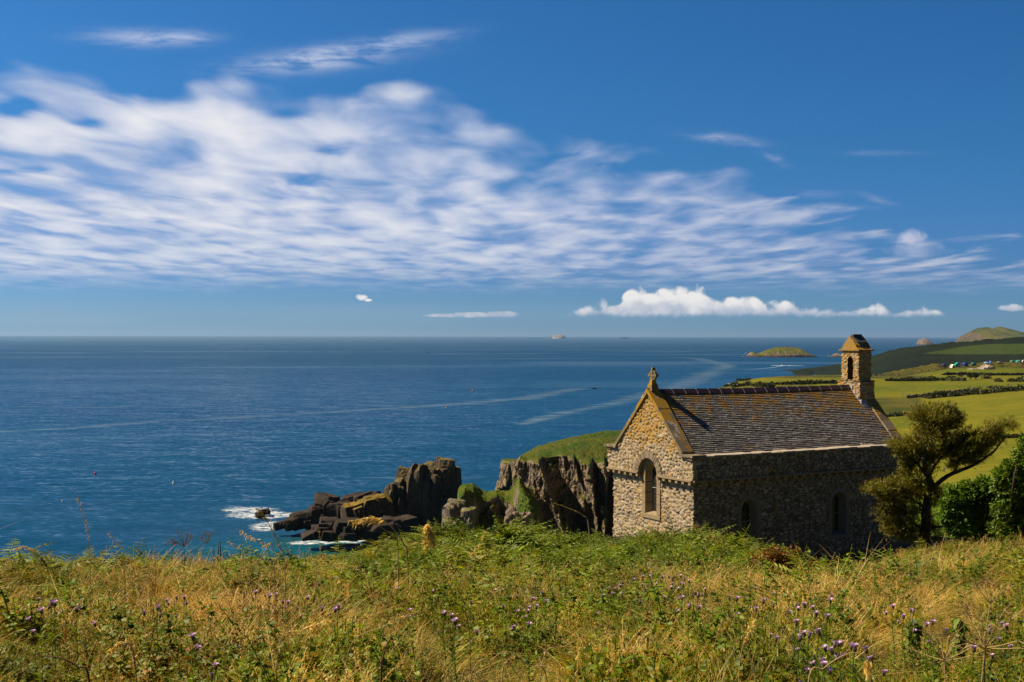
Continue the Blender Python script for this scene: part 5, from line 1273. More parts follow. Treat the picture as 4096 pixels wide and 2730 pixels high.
CL = [(1050, 605, 70, 28), (1000, 625, 60, 24), (1100, 640, 60, 30), (950, 640, 60, 20), (900, 660, 40, 16), (1140, 660, 40, 30), (1010, 665, 110, 35), (1110, 690, 60, 40), (960, 695, 70, 28), (1030, 715, 90, 36), (1000, 765, 80, 34), (950, 800, 60, 30), (1050, 790, 50, 26),
      (950, 845, 90, 34), (860, 850, 70, 22), (800, 845, 50, 18), (755, 838, 26, 12), (890, 900, 80, 36), (960, 910, 80, 40), (830, 890, 45, 22), (1165, 800, 60, 40, .4), (1255, 775, 32, 24), (1205, 860, 70, 36, .5), (1100, 850, 50, 36, .3), (1060, 930, 50, 44, .2), (990, 980, 50, 50), (930, 970, 44, 36), (1130, 900, 60, 30, .4),
      (880, 985, 40, 26), (850, 1010, 28, 30), (880, 1060, 40, 26), (850, 930, 30, 20), (1400, 735, 60, 32), (1470, 712, 50, 26), (1525, 725, 28, 16), (1360, 790, 60, 34), (1430, 790, 50, 40), (1310, 850, 60, 34), (1380, 855, 44, 34), (1250, 925, 70, 32), (1320, 920, 40, 26), (1190, 965, 60, 28), (1120, 1000, 40, 20), (1270, 975, 50, 16),
      (760, 1125, 80, 26), (870, 1125, 90, 28), (700, 1150, 60, 22), (630, 1165, 40, 14), (598, 1160, 22, 10), (690, 1190, 40, 24), (790, 1180, 100, 34), (910, 1175, 70, 36), (720, 1235, 60, 28), (830, 1245, 80, 30), (690, 1310, 36, 22), (770, 1320, 60, 26), (720, 1370, 44, 20), (800, 1400, 50, 22), (870, 1440, 44, 26), (950, 1130, 50, 26), (920, 1300, 40, 30), (1040, 1195, 40, 34, .4), (1080, 1250, 40, 34, .5), (1090, 1400, 44, 14, .3), (1100, 1340, 50, 20, .6), (1000, 1360, 40, 20, .4), (850, 1470, 40, 20)]
CL += [(960, 1040, 50, 26), (1000, 1180, 50, 30), (930, 1210, 50, 26), (1000, 1260, 44, 26), (900, 1380, 60, 24), (930, 1450, 50, 24), (1000, 1440, 44, 20), (780, 1450, 60, 22), (860, 1490, 60, 22), (740, 1440, 50, 18), (1010, 1500, 40, 18), (930, 1510, 50, 18), (800, 1300, 60, 24), (890, 1340, 50, 24)]
r7 = random.Random(77); CL2 = []
for c in CL:
    for _ in range(5):
        CL2.append((c[0] + r7.uniform(-.75, .75) * c[2], c[1] + r7.uniform(-.8, .8) * c[3], c[2] * r7.uniform(.35, .6), c[3] * r7.uniform(.18, .34), (c[4] if len(c) > 4 else 0) + r7.uniform(-.5, .5) * c[2] / 80))
V, Fq, A = clump_leaves(CL2, Z2, TD, 5, 820, .10, .20, TD / F / 1.742, 10, .30, (.30, .05), .36, 1.2, True)
crown = link_mesh('crown', np_mesh('crown', V, Fq, {'rnd': A}), None, M_NEEDLE); child_at(crown, tr)

M_SHRUB = leafy('shrub_leaf', [(0.063, 0.14, 0.0056), (0.112, 0.21, 0.0084), (0.182, 0.266, 0.014), (0.077, 0.154, 0.0056)], None, .3, 1.)
def shrub(name, zm, d, base, stems, clumps, mat_, seed, mpp, dens, size, aspect=.6, **kw):
    e = empty(name, P(*base, d), **kw)
    child_at(limbs('stem', stems, zm, d, M_BARK, None, seed=seed), e)
    V, Fq, A = clump_leaves(clumps, zm, d, seed, dens, size, aspect, mpp, 7, .3, (0, 0), .12)
    child_at(link_mesh('crown', np_mesh('crown', V, Fq, {'rnd': A}), None, mat_), e); return e
mp = 36. / F / 1.742
shrub('shrub', Z2, 36.5, Z2(1330, 1530), [([(1330, 1560), (1300, 1450), (1260, 1330), (1190, 1240)], .06, .01), ([(1340, 1560), (1370, 1430), (1400, 1280), (1420, 1150)], .06, .01)],
      [(1190, 1210, 70, 44), (1130, 1290, 40, 34), (1120, 1240, 30, 26), (1290, 1180, 80, 50), (1250, 1130, 40, 24), (1240, 1320, 80, 50), (1390, 1130, 80, 60), (1400, 1250, 90, 70), (1330, 1330, 80, 50), (1180, 1390, 60, 24), (1300, 1400, 90, 34), (1430, 1370, 90, 50), (1150, 1150, 40, 16), (1180, 1330, 50, 40), (1200, 1440, 70, 30), (1300, 1460, 90, 40), (1420, 1450, 90, 50), (1110, 1350, 40, 30)], M_SHRUB, 21, mp, 620, .095,
      label='broad dark green leafy shrub right of the wind bent tree', cat='shrub')
shrub('shrub', Z2, 35., Z2(1620, 1560), [([(1620, 1580), (1600, 1400), (1570, 1200), (1580, 1050), (1630, 860)], .07, .01), ([(1640, 1580), (1700, 1350), (1720, 1150)], .07, .01)],
      [(1510, 1060, 60, 50), (1560, 990, 50, 36), (1490, 1130, 50, 50), (1560, 1160, 90, 80), (1630, 1080, 70, 70), (1620, 910, 26, 40), (1645, 840, 18, 36), (1640, 1000, 40, 50), (1530, 1300, 80, 70), (1620, 1270, 80, 80), (1600, 1400, 80, 60), (1690, 1000, 70, 120), (1750, 1150, 90, 160), (1740, 1350, 90, 110), (1500, 1420, 80, 50), (1640, 1500, 80, 50), (1540, 1500, 80, 40), (1700, 900, 60, 60)], M_SHRUB, 22, mp, 620, .095,
      label='tall green leafy shrub cut off by the right edge', cat='shrub')
Zb = zoomer(2700, 2000, 1.6855)
shrub('dock_bush', Zb, 20., Zb(700, 590), [([(700, 600), (690, 500), (650, 420)], .02, .005)],
      [(640, 375, 40, 20), (700, 370, 50, 24), (560, 440, 44, 20), (620, 440, 70, 30), (720, 440, 60, 40), (660, 500, 80, 40), (760, 380, 30, 20), (520, 425, 24, 12), (730, 500, 60, 40), (610, 510, 50, 24)], M_RUST, 23, 20. / F / 1.6855, 1100, .045, .7,
      label='rust and olive leafed bush on the bank before the shaded wall', cat='bush')

# --- finding the land under a picture position
_ds = np.concatenate([np.geomspace(5, 1100, 900)])
def hit(px, py, h=0.):
    p = PV(np.full(_ds.shape, float(px)), np.full(_ds.shape, float(py)), _ds); gz = ground_z(p[:, 0], p[:, 1]) + h
    k = np.where(p[:, 2] < gz)[0]
    if not len(k): return None
    return float(_ds[k[0]])
def on_land(px, py, dflt):
    d = hit(px, py); d = d if d else dflt
    p = P(px, py, d); p[2] = float(ground_z(p[0], p[1])); return p, d
M_HEDGE = leafy('hedge_leaf', [(.016, .026, .004), (.026, .038, .005), (.045, .052, .006)], None, .2, .2)
M_HEDGE2 = leafy('field_bush_leaf', [(.030, .042, .005), (.050, .060, .006), (.075, .075, .008)], None, .2, .2)
def hedge(label, base, hts, zm, k, dflt, mat_=None, step=7., seed=0, name='hedge', group=None, wide=1.):
    base = np.array(base, float); L = np.hypot(*np.diff(base, axis=0).T).sum(); n = max(2, int(L / step)); t = np.linspace(0, 1, n)
    cum = np.r_[0, np.cumsum(np.hypot(*np.diff(base, axis=0).T))] / L
    bx, by = np.interp(t, cum, base[:, 0]), np.interp(t, cum, base[:, 1]); hh = np.interp(t, np.linspace(0, 1, len(hts)), hts)
    q = np.random.default_rng(seed + 100); Pp, Dl = [], []; d0 = None
    for x_, y_, h_ in zip(bx, by, hh):
        h_ = h_ * q.uniform(.45, 1.45)
        p, d = on_land(*zm(x_, y_), dflt)
        if d0 is None: d0 = d; org = p.copy(); size = d * .0013
        m = d / F / k; r = max(h_ * m * .5, .25); o = p + np.array([0, 0, r * .8])
        for _ in range(46):
            v = q.normal(size=3); v /= np.linalg.norm(v); rad = q.uniform(.5, 1.05)
            Pp.append(o + v * rad * np.array([max(r * 1.2, step * m * .8) * wide, r * 1.3, r])); Dl.append(v + q.normal(0, .6, 3) + np.array([0, 0, .3]))
    V, Fq, A = leaves(np.array(Pp), np.array(Dl), size, seed, .2, .8)
    o = link_mesh(name, np_mesh(name, V - org, Fq, {'rnd': A}), None, mat_ or M_HEDGE); o.location = org
    return tag(o, label, 'hedge' if name == 'hedge' else 'bush', group)
Z6 = zoomer(3600, 1380, 4.744); ZI = zoomer(2850, 1370, 4.706); Z4b = zoomer(2700, 1280, 1.6855)
gh = 'hedges between the coastal fields'
hedge('dark hedge curving across the fields above the walkers', [(430, 1000), (530, 1025), (800, 1000), (1100, 978), (1400, 948), (1640, 932)], [30, 150, 140, 80, 75, 80, 150, 120, 60], Z6, 4.744, 430, step=22, seed=1, group=gh)
hedge('dark hedge along the upper field, running off the right edge', [(1620, 930), (1700, 922), (1900, 900), (2353, 868), (3000, 830)], [95, 130, 110, 120, 105, 110, 100], Z6, 4.744, 480, step=22, seed=2, group=gh)
hedge('dark hedge just right of the bellcote', [(-260, 690), (-60, 692), (150, 694), (480, 690), (730, 684)], [40, 45, 50, 70, 60, 85, 60], Z6, 4.744, 800, step=20, seed=3, group=gh)
hedge('low hedge behind the roof ridge, left of the bellcote', [ZI(850, 815), ZI(1100, 800), ZI(1400, 805), ZI(1700, 800), ZI(1900, 790), ZI(2150, 780), ZI(2400, 780)], [50 / 4.7, 30 / 4.7, 50 / 4.7, 90 / 4.7, 50 / 4.7, 50 / 4.7], lambda a, b: (a, b), 1., 800, step=4.5, seed=4, group=gh)
hedge('dark field bank by the cliff edge at the far left of the fields', [ZI(230, 752), ZI(430, 740), ZI(690, 722)], [5, 8, 8], lambda a, b: (a, b), 1., 850, step=4., seed=5, group=gh)
hedge('scrubby hedge over the roof ridge nearer the cross', [ZI(380, 850), ZI(700, 815), ZI(900, 850), ZI(1150, 850)], [7, 14, 10, 9], lambda a, b: (a, b), 1., 700, M_HEDGE2, step=4.5, seed=6, group=gh)
hedge('low dark hedge below the three walkers', [Z2(675, 645), Z2(780, 638), Z2(915, 632)], [9, 13, 10, 8], lambda a, b: (a, b), 1., 450, step=4.5, seed=7, group=gh)
hedge('dark hedge at the right edge, below the golden field', [(4010, 1755), (4060, 1753), (4110, 1752), (4300, 1745)], [9, 15, 15, 16], lambda a, b: (a, b), 1., 300, step=5., seed=8, group=gh)
hedge('long dark scrub line under the camp site hillock', [(820, 578), (1100, 575), (1500, 580), (1900, 585), (2353, 580), (3000, 580)], [30, 35, 28, 30, 26, 26], Z6, 4.744, 940, step=20, seed=9, group=gh)
gb = 'bushes along the far hedge line'
for k, (x_, w_, h_, b_, lb) in enumerate(((830, 130, 60, 685, 'green bush right of the dark hedge'), (1000, 190, 110, 690, 'largest rounded bush of the far hedge line'), (1170, 150, 85, 690, 'bush beside the largest rounded one'), (1640, 180, 80, 650, 'brownish bare bush of the far hedge line'), (1880, 160, 60, 705, 'low bush left of the two at the right'), (2110, 130, 75, 705, 'dark round bush towards the right edge'), (2240, 100, 70, 700, 'dark bush next to the right edge'), (2340, 90, 75, 710, 'bush cut by the right edge of the picture'))):
    hedge(lb, [(x_ - w_ * .32, b_), (x_, b_), (x_ + w_ * .32, b_)], [h_ * .8, h_ * 1.25, h_ * .8], Z6, 4.744, 830, M_HEDGE if k > 4 else M_HEDGE2, step=18, seed=30 + k, name='bush', group=gb)
# two small trees in the far hedge
for k, (x_, lb) in enumerate(((1330, 'small field tree in the far hedge line'), (1435, 'second small field tree standing close to its right'))):
    p, d = on_land(*Z6(x_, 662), 830); e = empty('field_tree', p, label=lb, cat='tree', group='small trees in the far hedge line'); m = d / F / 4.744
    mb = MB(); mb.tube([(0, 0, -.2), (.3, 0, 60 * m), (.1, 0, 90 * m)], [.3, .22, .1], 6); mb.tube([(.2, 0, 40 * m), (-20 * m, 0, 80 * m)], [.2, .08], 5); mb.build('trunk', M_BARK, e)
    q = np.random.default_rng(70 + k); v = q.normal(size=(600, 3)); v /= np.linalg.norm(v, axis=1)[:, None]; r_ = q.uniform(.5, 1, (600, 1))
    V, Fq, A = leaves(v * r_ * np.array([48, 40, 24]) * m + np.array([0, 0, 84 * m]), v + q.normal(0, .5, v.shape), 1.2, k, .2, .8); link_mesh('crown', np_mesh('crown', V, Fq, {'rnd': A}), e, M_HEDGE2)
# ------------------------------------------------------------------ figures, animals, tents, boats, posts
def skin_mesh(name, verts, edges, radii, sub=1):
    me = bpy.data.meshes.new(name); me.from_pydata(verts, edges, []); o = bpy.data.objects.new(name, me); COL.objects.link(o)
    md = o.modifiers.new('skin', 'SKIN'); sv = me.skin_vertices[0].data
    for v_, r_ in zip(sv, radii): v_.radius = (r_, r_) if np.isscalar(r_) else r_
    sv[0].use_root = True
    s_ = o.modifiers.new('sub', 'SUBSURF'); s_.levels = sub; s_.render_levels = sub
    dg = bpy.context.evaluated_depsgraph_get(); out = bpy.data.meshes.new_from_object(o.evaluated_get(dg)); out.name = name
    bpy.data.objects.remove(o); out.materials.clear(); return out
def person(loc, rz, shirt, legs, hair, stride, label, pack=None, skin_c=(.45, .25, .17)):
    e = empty('person', loc, rz, label=label, cat='person', group='walkers on the coast path')
    s = stride
    Vb = [(0, 0, .95), (0, 0, 1.15), (0, 0, 1.38), (0, 0, 1.50), (0, .02, 1.62), (0, .03, 1.74),
          (.18, 0, 1.40), (.24, -.04 + s * .2, 1.14), (.22, .10 + s * .3, .92), (.22, .12 + s * .32, .84), (-.18, 0, 1.40), (-.24, -.02 - s * .15, 1.14), (-.22, .12 - s * .3, .93), (-.22, .14 - s * .32, .85),
          (.10, 0, .90), (.11, s * .35 + .04, .50), (.11, s * .5 - .06, .08), (.11, s * .5 + .12, .03), (-.10, 0, .90), (-.11, -s * .35 + .06, .50), (-.11, -s * .5 - .1, .09), (-.11, -s * .5 + .08, .04)]
    Eb = [(0, 1), (1, 2), (2, 3), (3, 4), (4, 5), (2, 6), (6, 7), (7, 8), (8, 9), (2, 10), (10, 11), (11, 12), (12, 13), (0, 14), (14, 15), (15, 16), (16, 17), (0, 18), (18, 19), (19, 20), (20, 21)]
    Rb = [.14, .13, .15, .06, .09, .085, .07, .05, .04, .035, .07, .05, .04, .035, .095, .07, .045, .04, .095, .07, .045, .04]
    link_mesh('body', skin_mesh('body', Vb, Eb, Rb, 2), e, plain('person_skin', skin_c, .6, .1), True)
    Vt = [(0, 0, .93), (0, 0, 1.15), (0, 0, 1.38), (.18, 0, 1.40), (.24, -.04 + s * .2, 1.16), (-.18, 0, 1.40), (-.24, -.02 - s * .15, 1.16), (0, 0, 1.46)]
    link_mesh('shirt', skin_mesh('shirt', Vt, [(0, 1), (1, 2), (2, 3), (3, 4), (2, 5), (5, 6), (2, 7)], [.16, .155, .17, .09, .07, .09, .07, .09], 2), e, plain('shirt_cloth', shirt, .8, .15), True)
    Vl = [(0, 0, .95), (.10, 0, .88), (.11, s * .35 + .04, .50), (.11, s * .5 - .06, .14), (-.10, 0, .88), (-.11, -s * .35 + .06, .50), (-.11, -s * .5 - .1, .15)]
    link_mesh('trousers', skin_mesh('trousers', Vl, [(0, 1), (1, 2), (2, 3), (0, 4), (4, 5), (5, 6)], [.15, .12, .09, .07, .12, .09, .07], 2), e, plain('trouser_cloth', legs, .8, .15), True)
    mb = MB(); mb.ball((0, -.005, 1.72), (.10, .115, .11), nu=10, nv=7); mb.build('hat', plain('hat_cloth', hair, .8, .1), e, True)
    if pack:
        mb = MB(); mb.box((0, -.22, 1.25), (.30, .18, .46), None, None, .02); mb.build('rucksack', plain('rucksack_cloth', pack, .7, .1), e, True)
    return e
for (zx, zy), rz, a in (((210, 1190), 40, ((.45, .03, .03), (.10, .02, .02), (.75, .72, .68), .5, 'person in a red top and white hat, left of the three walkers')),
                        ((300, 1197), 60, ((.35, .33, .34), (.25, .20, .22), (.72, .68, .66), .3, 'person in pale grey clothes and white hat, middle walker of three')),
                        ((350, 1207), 30, ((.015, .015, .02), (.30, .20, .14), (.45, .32, .25), .6, 'person in a black top and bare legs, right of the three walkers'))):
    p, d = on_land(*Z6(zx, zy), 500); pr_ = person(p, R(rz), *a[:4], a[4]); sc_ = d * 15.0 / F / 1.75; pr_.scale = (sc_,) * 3
p, d = on_land(*zoomer(3700, 1560, 4.611)(350, 1535), 300)
o = person(p, R(70), (.25, .03, .08), (.05, .04, .05), (.25, .12, .08), .7, 'person in a dark red top with a blue rucksack, behind the tree', (.05, .08, .45)); o.scale = (d * 26.5 / F / 1.75,) * 3
# cattle
M_CB = plain('black_hide', (.012, .010, .009), .8, .2); M_CW = plain('white_hide', (.62, .58, .50), .8, .2)
for k, ((zx, zy), mt_, lb, rz) in enumerate((((275, 812), M_CB, 'small black cow grazing near the cliff edge', 20), ((305, 815), M_CW, 'small white cow standing beside the black one', 70))):
    p, d = on_land(*ZI(zx, zy), 800)
    Vb = [(0, -.9, 1.0), (0, -.3, .98), (0, .4, 1.0), (0, .8, 1.1), (0, 1.15, 1.15), (0, 1.45, 1.0), (0, 1.6, .85), (.22, -.8, .6), (.22, -.88, .32), (.22, -.82, .04), (-.22, -.8, .6), (-.22, -.86, .32), (-.22, -.82, .04), (.2, .6, .55), (.2, .62, .3), (.2, .6, .04), (-.2, .6, .55), (-.2, .62, .3), (-.2, .6, .04), (0, -1.1, .9), (0, -1.14, .5)]
    Eb = [(0, 1), (1, 2), (2, 3), (3, 4), (4, 5), (5, 6), (0, 7), (7, 8), (8, 9), (0, 10), (10, 11), (11, 12), (2, 13), (13, 14), (14, 15), (2, 16), (16, 17), (17, 18), (0, 19), (19, 20)]
    o = link_mesh('cow', skin_mesh('cow', Vb, Eb, [.34, .38, .36, .28, .2, .17, .1, .16, .08, .07, .16, .08, .07, .14, .08, .07, .14, .08, .07, .05, .03], 1), None, mt_, True, label=lb, cat='cow', group='cattle on the cliff top')
    o.location = p; o.rotation_euler = (0, 0, R(rz))

# tents
tent_mats = {}
def tent(zx, zy, w, h, col, label, ridge=False):
    p = P(*Z6(zx, zy), 1036.); m = 1036. / F / 4.744; wm, hm = w * m, h * m
    e = empty('tent', p, R(random.uniform(-30, 30)), label=label, cat='tent', group='tents on the camp site')
    nm = '%.2f%.2f%.2f' % col
    if nm not in tent_mats: tent_mats[nm] = plain('tent_cloth', col, .6, .12, 2.)
    mb = MB()
    if ridge:
        prof = [(-wm / 2, -wm * .4, -.4), (-wm * .36, -wm * .4, hm * .55), (0, -wm * .4, hm), (wm * .36, -wm * .4, hm * .55), (wm / 2, -wm * .4, -.4)]
        mb.prism(prof, (0, wm * .8, 0))
    else:
        N, K = 12, 6; V = []; 
        for j in range(K + 1):
            t = j / K * math.pi / 2
            for i in range(N):
                a = 2 * math.pi * i / N; sq = 1 + .10 * math.cos(4 * a); V.append((wm / 2 * math.cos(t) ** .7 * math.cos(a) * sq, wm * .42 * math.cos(t) ** .7 * math.sin(a) * sq, hm * math.sin(t) - (.4 if j == 0 else 0)))
        mb.add(V, [(j * N + i, j * N + (i + 1) % N, (j + 1) * N + (i + 1) % N, (j + 1) * N + i) for j in range(K) for i in range(N)])
    mb.build('canopy', tent_mats[nm], e, not ridge)
    mb = MB(); mb.prism([(-wm * .12, -wm * .44, 0), (wm * .12, -wm * .44, 0), (wm * .02, -wm * .38, hm * .6), (-wm * .02, -wm * .38, hm * .6)], (0, .05, 0)); mb.build('door', M_DARK, e)
for a in ((830, 392, 90, 36, (.05, .03, .09), 'dark purple tent, leftmost of the camp'), (872, 408, 52, 26, (.03, .10, .45), 'small blue tent in front of the purple one'), (997, 426, 86, 56, (.72, .66, .52), 'white frame tent left of the tall turquoise one', True),
          (1090, 400, 112, 66, (.04, .50, .40), 'tall turquoise tent, the tallest of the camp', True), (1100, 412, 104, 36, (.05, .14, .42), 'low blue tent in front of the turquoise one'), (1228, 392, 112, 62, (.02, .05, .22), 'large navy dome tent'), (1266, 384, 60, 24, (.06, .28, .22), 'small green tent before the navy dome'),
          (1388, 370, 92, 36, (.02, .13, .12), 'dark teal tent standing apart'), (1160, 372, 40, 24, (.20, .05, .10), 'small maroon tent behind the turquoise one'), (1640, 344, 110, 20, (.25, .38, .62), 'long low pale blue tent'), (1722, 340, 60, 32, (.10, .25, .75), 'bright blue tent left of the rocks skyline'), (1880, 328, 90, 16, (.22, .16, .12), 'low brown tent beside the bright blue one'),
          (2130, 322, 84, 30, (.06, .20, .10), 'long green tent near the right edge'), (2200, 312, 50, 26, (.02, .06, .14), 'dark blue tent behind the green one'), (2246, 330, 130, 42, (.08, .30, .24), 'wide teal tunnel tent at the right'), (2290, 332, 56, 20, (.40, .55, .75), 'pale blue tent in front of the teal one'), (2340, 326, 54, 38, (.68, .62, .55), 'white tent at the right edge', True)):
    tent(*a)
# pale rock outcrop on the hillock
M_PALE = rocky('pale_outcrop_rock', ((.33, .26, .20), (.48, .38, .29), (.20, .16, .13)), ((.06, .06, .01), (.1, .09, .012), (.04, .04, .006)), 1.2, 1.4, sc=5., bumpd=1.)
rock_from('rock_outcrop', M_PALE, Z6, [(1330, 1430, 455, 545, 0, 8, 30, 18), (1400, 1500, 480, 545, 1, 6, 24, 30), (1470, 1560, 455, 530, 2, 6, 26, 34), (1520, 1640, 410, 545, 0, 8, 30, 30), (1600, 1710, 400, 510, 1, 8, 28, 30), (1690, 1790, 425, 480, 4, 6, 20, 16)], 990, 600, kind='thing', label='pale slanting rock outcrop on the hillock below the tents', cat='rock')
rock_from('rock_outcrop', M_PALE, Z6, [(1010, 1060, 515, 545, 0, 5, 30, 10), (1060, 1110, 508, 540, 1, 5, 20, 10)], 985, 640, kind='thing', label='smaller grey outcrop low on the hillock, further left', cat='rock')
# stone wall below the hedge
p0, d0 = on_land(*Z6(140, 1022), 430); mbw = MB()
q = np.random.default_rng(9)
for i in range(260):
    t = q.uniform(0, 1); x_, y_ = 140 + 1260 * t, np.interp(t, [0, .3, .7, 1], [1025, 1032, 992, 958]); p = P(*Z6(x_, y_), d0 * (1 + .03 * t)); gz = float(ground_z(p[0], p[1]))
    mbw.box((p[0] - p0[0], p[1] - p0[1], gz - p0[2] + q.uniform(0, 1.6)), (1.3, .8, .45), rotm(q.uniform(-10, 10)), None, .12)
o = mbw.build('stone_wall', plain('field_wall_stone', (.13, .095, .07), .9, .5, .6), None); o.location = p0; tag(o, 'low brown stone wall under the hedge beyond the walkers', 'wall')
# fences: posts with two wires
M_POST = plain('pale_fence_post', (.40, .34, .24), .8, .3, 4.)
def fence(label, posts, zm, hpx, k, dflt):
    ps = [on_land(*zm(a, b), dflt) for a, b in posts]; o0 = ps[0][0]; e = empty('fence', o0, label=label, cat='fence', group='post and wire fences')
    for p, d in ps:
        h = hpx / k * d / F; mb = MB(); mb.box((0, 0, h / 2 - .1), (.18 + d * .0002, .18 + d * .0002, h + .2), None, None, .01); o = mb.build('post', M_POST, e); o.location = p - o0
    mb = MB()
    for f in (.85, .5):
        mb.tube([np.array(p - o0) + np.array([0, 0, hpx / k * d / F * f]) for p, d in ps], .03, 4)
    mb.build('wire', M_STEM, e)
fence('fence along the far side of the lower field, right of the bellcote', [(-500, 578), (-380, 576), (-280, 575), (-60, 573), (55, 570), (180, 572), (290, 570), (400, 572), (520, 570), (745, 570)], Z6, 36, 4.744, 930)
fence('fence above the stone wall beyond the walkers', [(40, 985), (170, 985), (365, 980), (560, 965), (820, 925), (1030, 905), (1460, 872)], Z6, 60, 4.744, 440)
fence('fence in front of the hedge behind the roof ridge', [(1290, 812), (1370, 815), (1455, 825), (1540, 822), (1625, 822), (1800, 815)], ZI, 28, 4.706, 700)
fence('fence round the cliff top field at the left tip', [(135, 745), (160, 705), (225, 715), (325, 750), (425, 700), (470, 765), (605, 680), (662, 680)], ZI, 32, 4.706, 850)
fence('fence on the skyline of the cliff top field', [(1340, 655), (1655, 640), (1700, 637), (1900, 632), (2135, 630), (2300, 628)], ZI, 20, 4.706, 940)

# boats, buoys and the ship: all on the water
def sea_pt(px, py):
    d = CAMZ * F / (py - (1339.2 + .0018 * px)); p = P(px, py, d); return np.array([p[0], p[1], 0.]), d
M_HULL = plain('white_boat_hull', (.75, .76, .78), .4, .1); M_BLUE = plain('blue_boat_paint', (.10, .30, .55), .4, .1); M_NAVY = plain('dark_boat_paint', (.02, .03, .05), .5, .1)
def boat(px, py, L, hull, cabin, label, rz=0, name='boat', cat='boat', grp='small boats in the bay'):
    p, d = sea_pt(px, py); e = empty(name, p, R(rz), label=label, cat=cat, group=grp)
    mb = MB(); ns = 9; V = []
    for i in range(ns):
        t = i / (ns - 1); w = L * .17 * (1 - max(0, (t - .55) / .45) ** 2) + .02; x_ = (t - .5) * L; zt = L * .11 + L * .05 * t * t
        V += [(x_, -w, zt), (x_, -w * .6, -.1), (x_, w * .6, -.1), (x_, w, zt)]
    mb.add(V, [(i * 4 + k_, i * 4 + (k_ + 1) % 4, i * 4 + 4 + (k_ + 1) % 4, i * 4 + 4 + k_) for i in range(ns - 1) for k_ in range(4)] + [(0, 3, 2, 1)]); mb.build('hull', hull, e)
    mb = MB(); mb.box((-L * .05, 0, L * .19), (L * .32, L * .2, L * .14), None, None, .02, 0, .8); mb.build('cabin', cabin, e); return e
boat(*ZI(1340, 432), 9., M_HULL, M_NAVY, 'white speedboat trailing a wake before the headland', 0)
boat(*ZI(637, 206), 9., M_HULL, M_HULL, 'small white boat left of the rocky island, upper of two', 30)
boat(*ZI(580, 279), 8., M_HULL, M_HULL, 'small white boat left of the rocky island, lower of two', 0)
boat(*ZI(2188, 206), 8., M_HULL, M_BLUE, 'small white boat between island and bellcote, upper of two', 15)
boat(*ZI(2190, 264), 8., M_HULL, M_HULL, 'small white boat beside the pinkish islet', 0)
boat(1300 + 880 / 2.139, 1320 + 203 / 2.139, 11., M_BLUE, M_NAVY, 'small blue boat far out in open water', 160)
boat(1300 + 2305 / 2.139, 1320 + 507 / 2.139, 6., M_NAVY, M_NAVY, 'dark low boat left of the cross finial', 0)
boat(3640, 1378, 14., M_NAVY, M_NAVY, 'dark boat left of the round far rock', 0)
def buoy(px, py, col, r_, label):
    p, d = sea_pt(px, py); mb = MB(); mb.ball((0, 0, r_ * .5), (r_, r_, r_), nu=10, nv=7); mb.tube([(0, 0, r_), (0, 0, r_ * 2.4)], [r_ * .3, r_ * .2], 6); mb.ball((0, 0, r_ * 2.5), r_ * .42)
    o = mb.build('buoy', plain('buoy_paint', col, .5, .1), None, True); o.location = p; tag(o, label, 'buoy', 'floating buoys')
buoy(381, 1898, (.65, .03, .04), .55, 'red buoy floating at the left')
buoy(1891, 1569, (.60, .16, .03), .9, 'orange buoy floating in mid bay')
buoy(693, 1937, (.80, .82, .75), .45, 'white buoy floating in the left half')
buoy(249, 2008, (.80, .80, .80), .3, 'tiny white buoy near the left edge')
buoy(1785, 1634, (.60, .30, .12), .6, 'dull orange buoy floating below the slick line')
# ferry on the horizon
dS = 25000.; p = P(2499, 1344., dS); p[2] = 0.; e = empty('ferry', p, 0, label='white ferry on the horizon line right of the tiny hazy island', cat='ship'); u1 = dS / F
mb = MB(); mb.prism([(-24 * u1, -12, 0), (20 * u1, -12, 0), (26 * u1, -12, 1.4 * u1 + 12), (-24 * u1, -12, 12)], (0, 24, 0)); mb.build('hull', M_HULL, e)
mb = MB(); mb.prism([(-20 * u1, -10, 12.1), (12 * u1, -10, 12.1), (8 * u1, -10, 34), (-4 * u1, -10, 38), (-8 * u1, -10, 26), (-20 * u1, -10, 24)], (0, 20, 0)); mb.build('superstructure', M_HULL, e)
mb = MB(); mb.box((-22.5 * u1, 0, 30), (2.2 * u1, 14, 36), None, None, .1); mb.build('funnel', M_HULL, e)
# wake of the speedboat
sp_, _ = sea_pt(*ZI(1340, 440)); mb = MB()
wk = [sea_pt(*ZI(a, b))[0] for a, b in ((1330, 440), (1250, 455), (1100, 480), (900, 500), (720, 510), (560, 505))]
g = material('wake_foam'); n_ = g.noise(g.v('MULTIPLY', g.pos(), (.5, .1, 1)), .5, 3, .7); M_WAKE = setb(g, g.mix(g.ss(n_, .35, .6), (.05, .13, .22), (.30, .42, .52)), .7)
for (a, b), w0, w1 in zip(zip(wk[:-1], wk[1:]), (9, 7, 6, 5, 4), (7, 6, 5, 4, 2)):
    mb.add([a + (0, -w0, .05), a + (0, w0, .05), b + (0, w1, .05), b + (0, -w1, .05)], [(0, 1, 2, 3)])
mb.build('wake', M_WAKE, None, label='thin pale wake curving behind the speedboat', cat='wake', kind='stuff')
mb = MB(); q = np.random.default_rng(4)
for i in range(26):
    c_ = sp_ + np.array([q.normal(0, 14), q.normal(0, 10), .1]); s_ = q.uniform(2, 7); mb.add([c_ + (-s_, -3, .05), c_ + (s_, -2, .05), c_ + (s_ * .8, 3, .05 + i * .004), c_ + (-s_, 2, .05 + i * .004)], [(0, 1, 2, 3)])
mb.build('spray', plain('white_spray', (.62, .72, .80), .8, .2), None, label='white spray round the speedboat', cat='spray', kind='stuff')

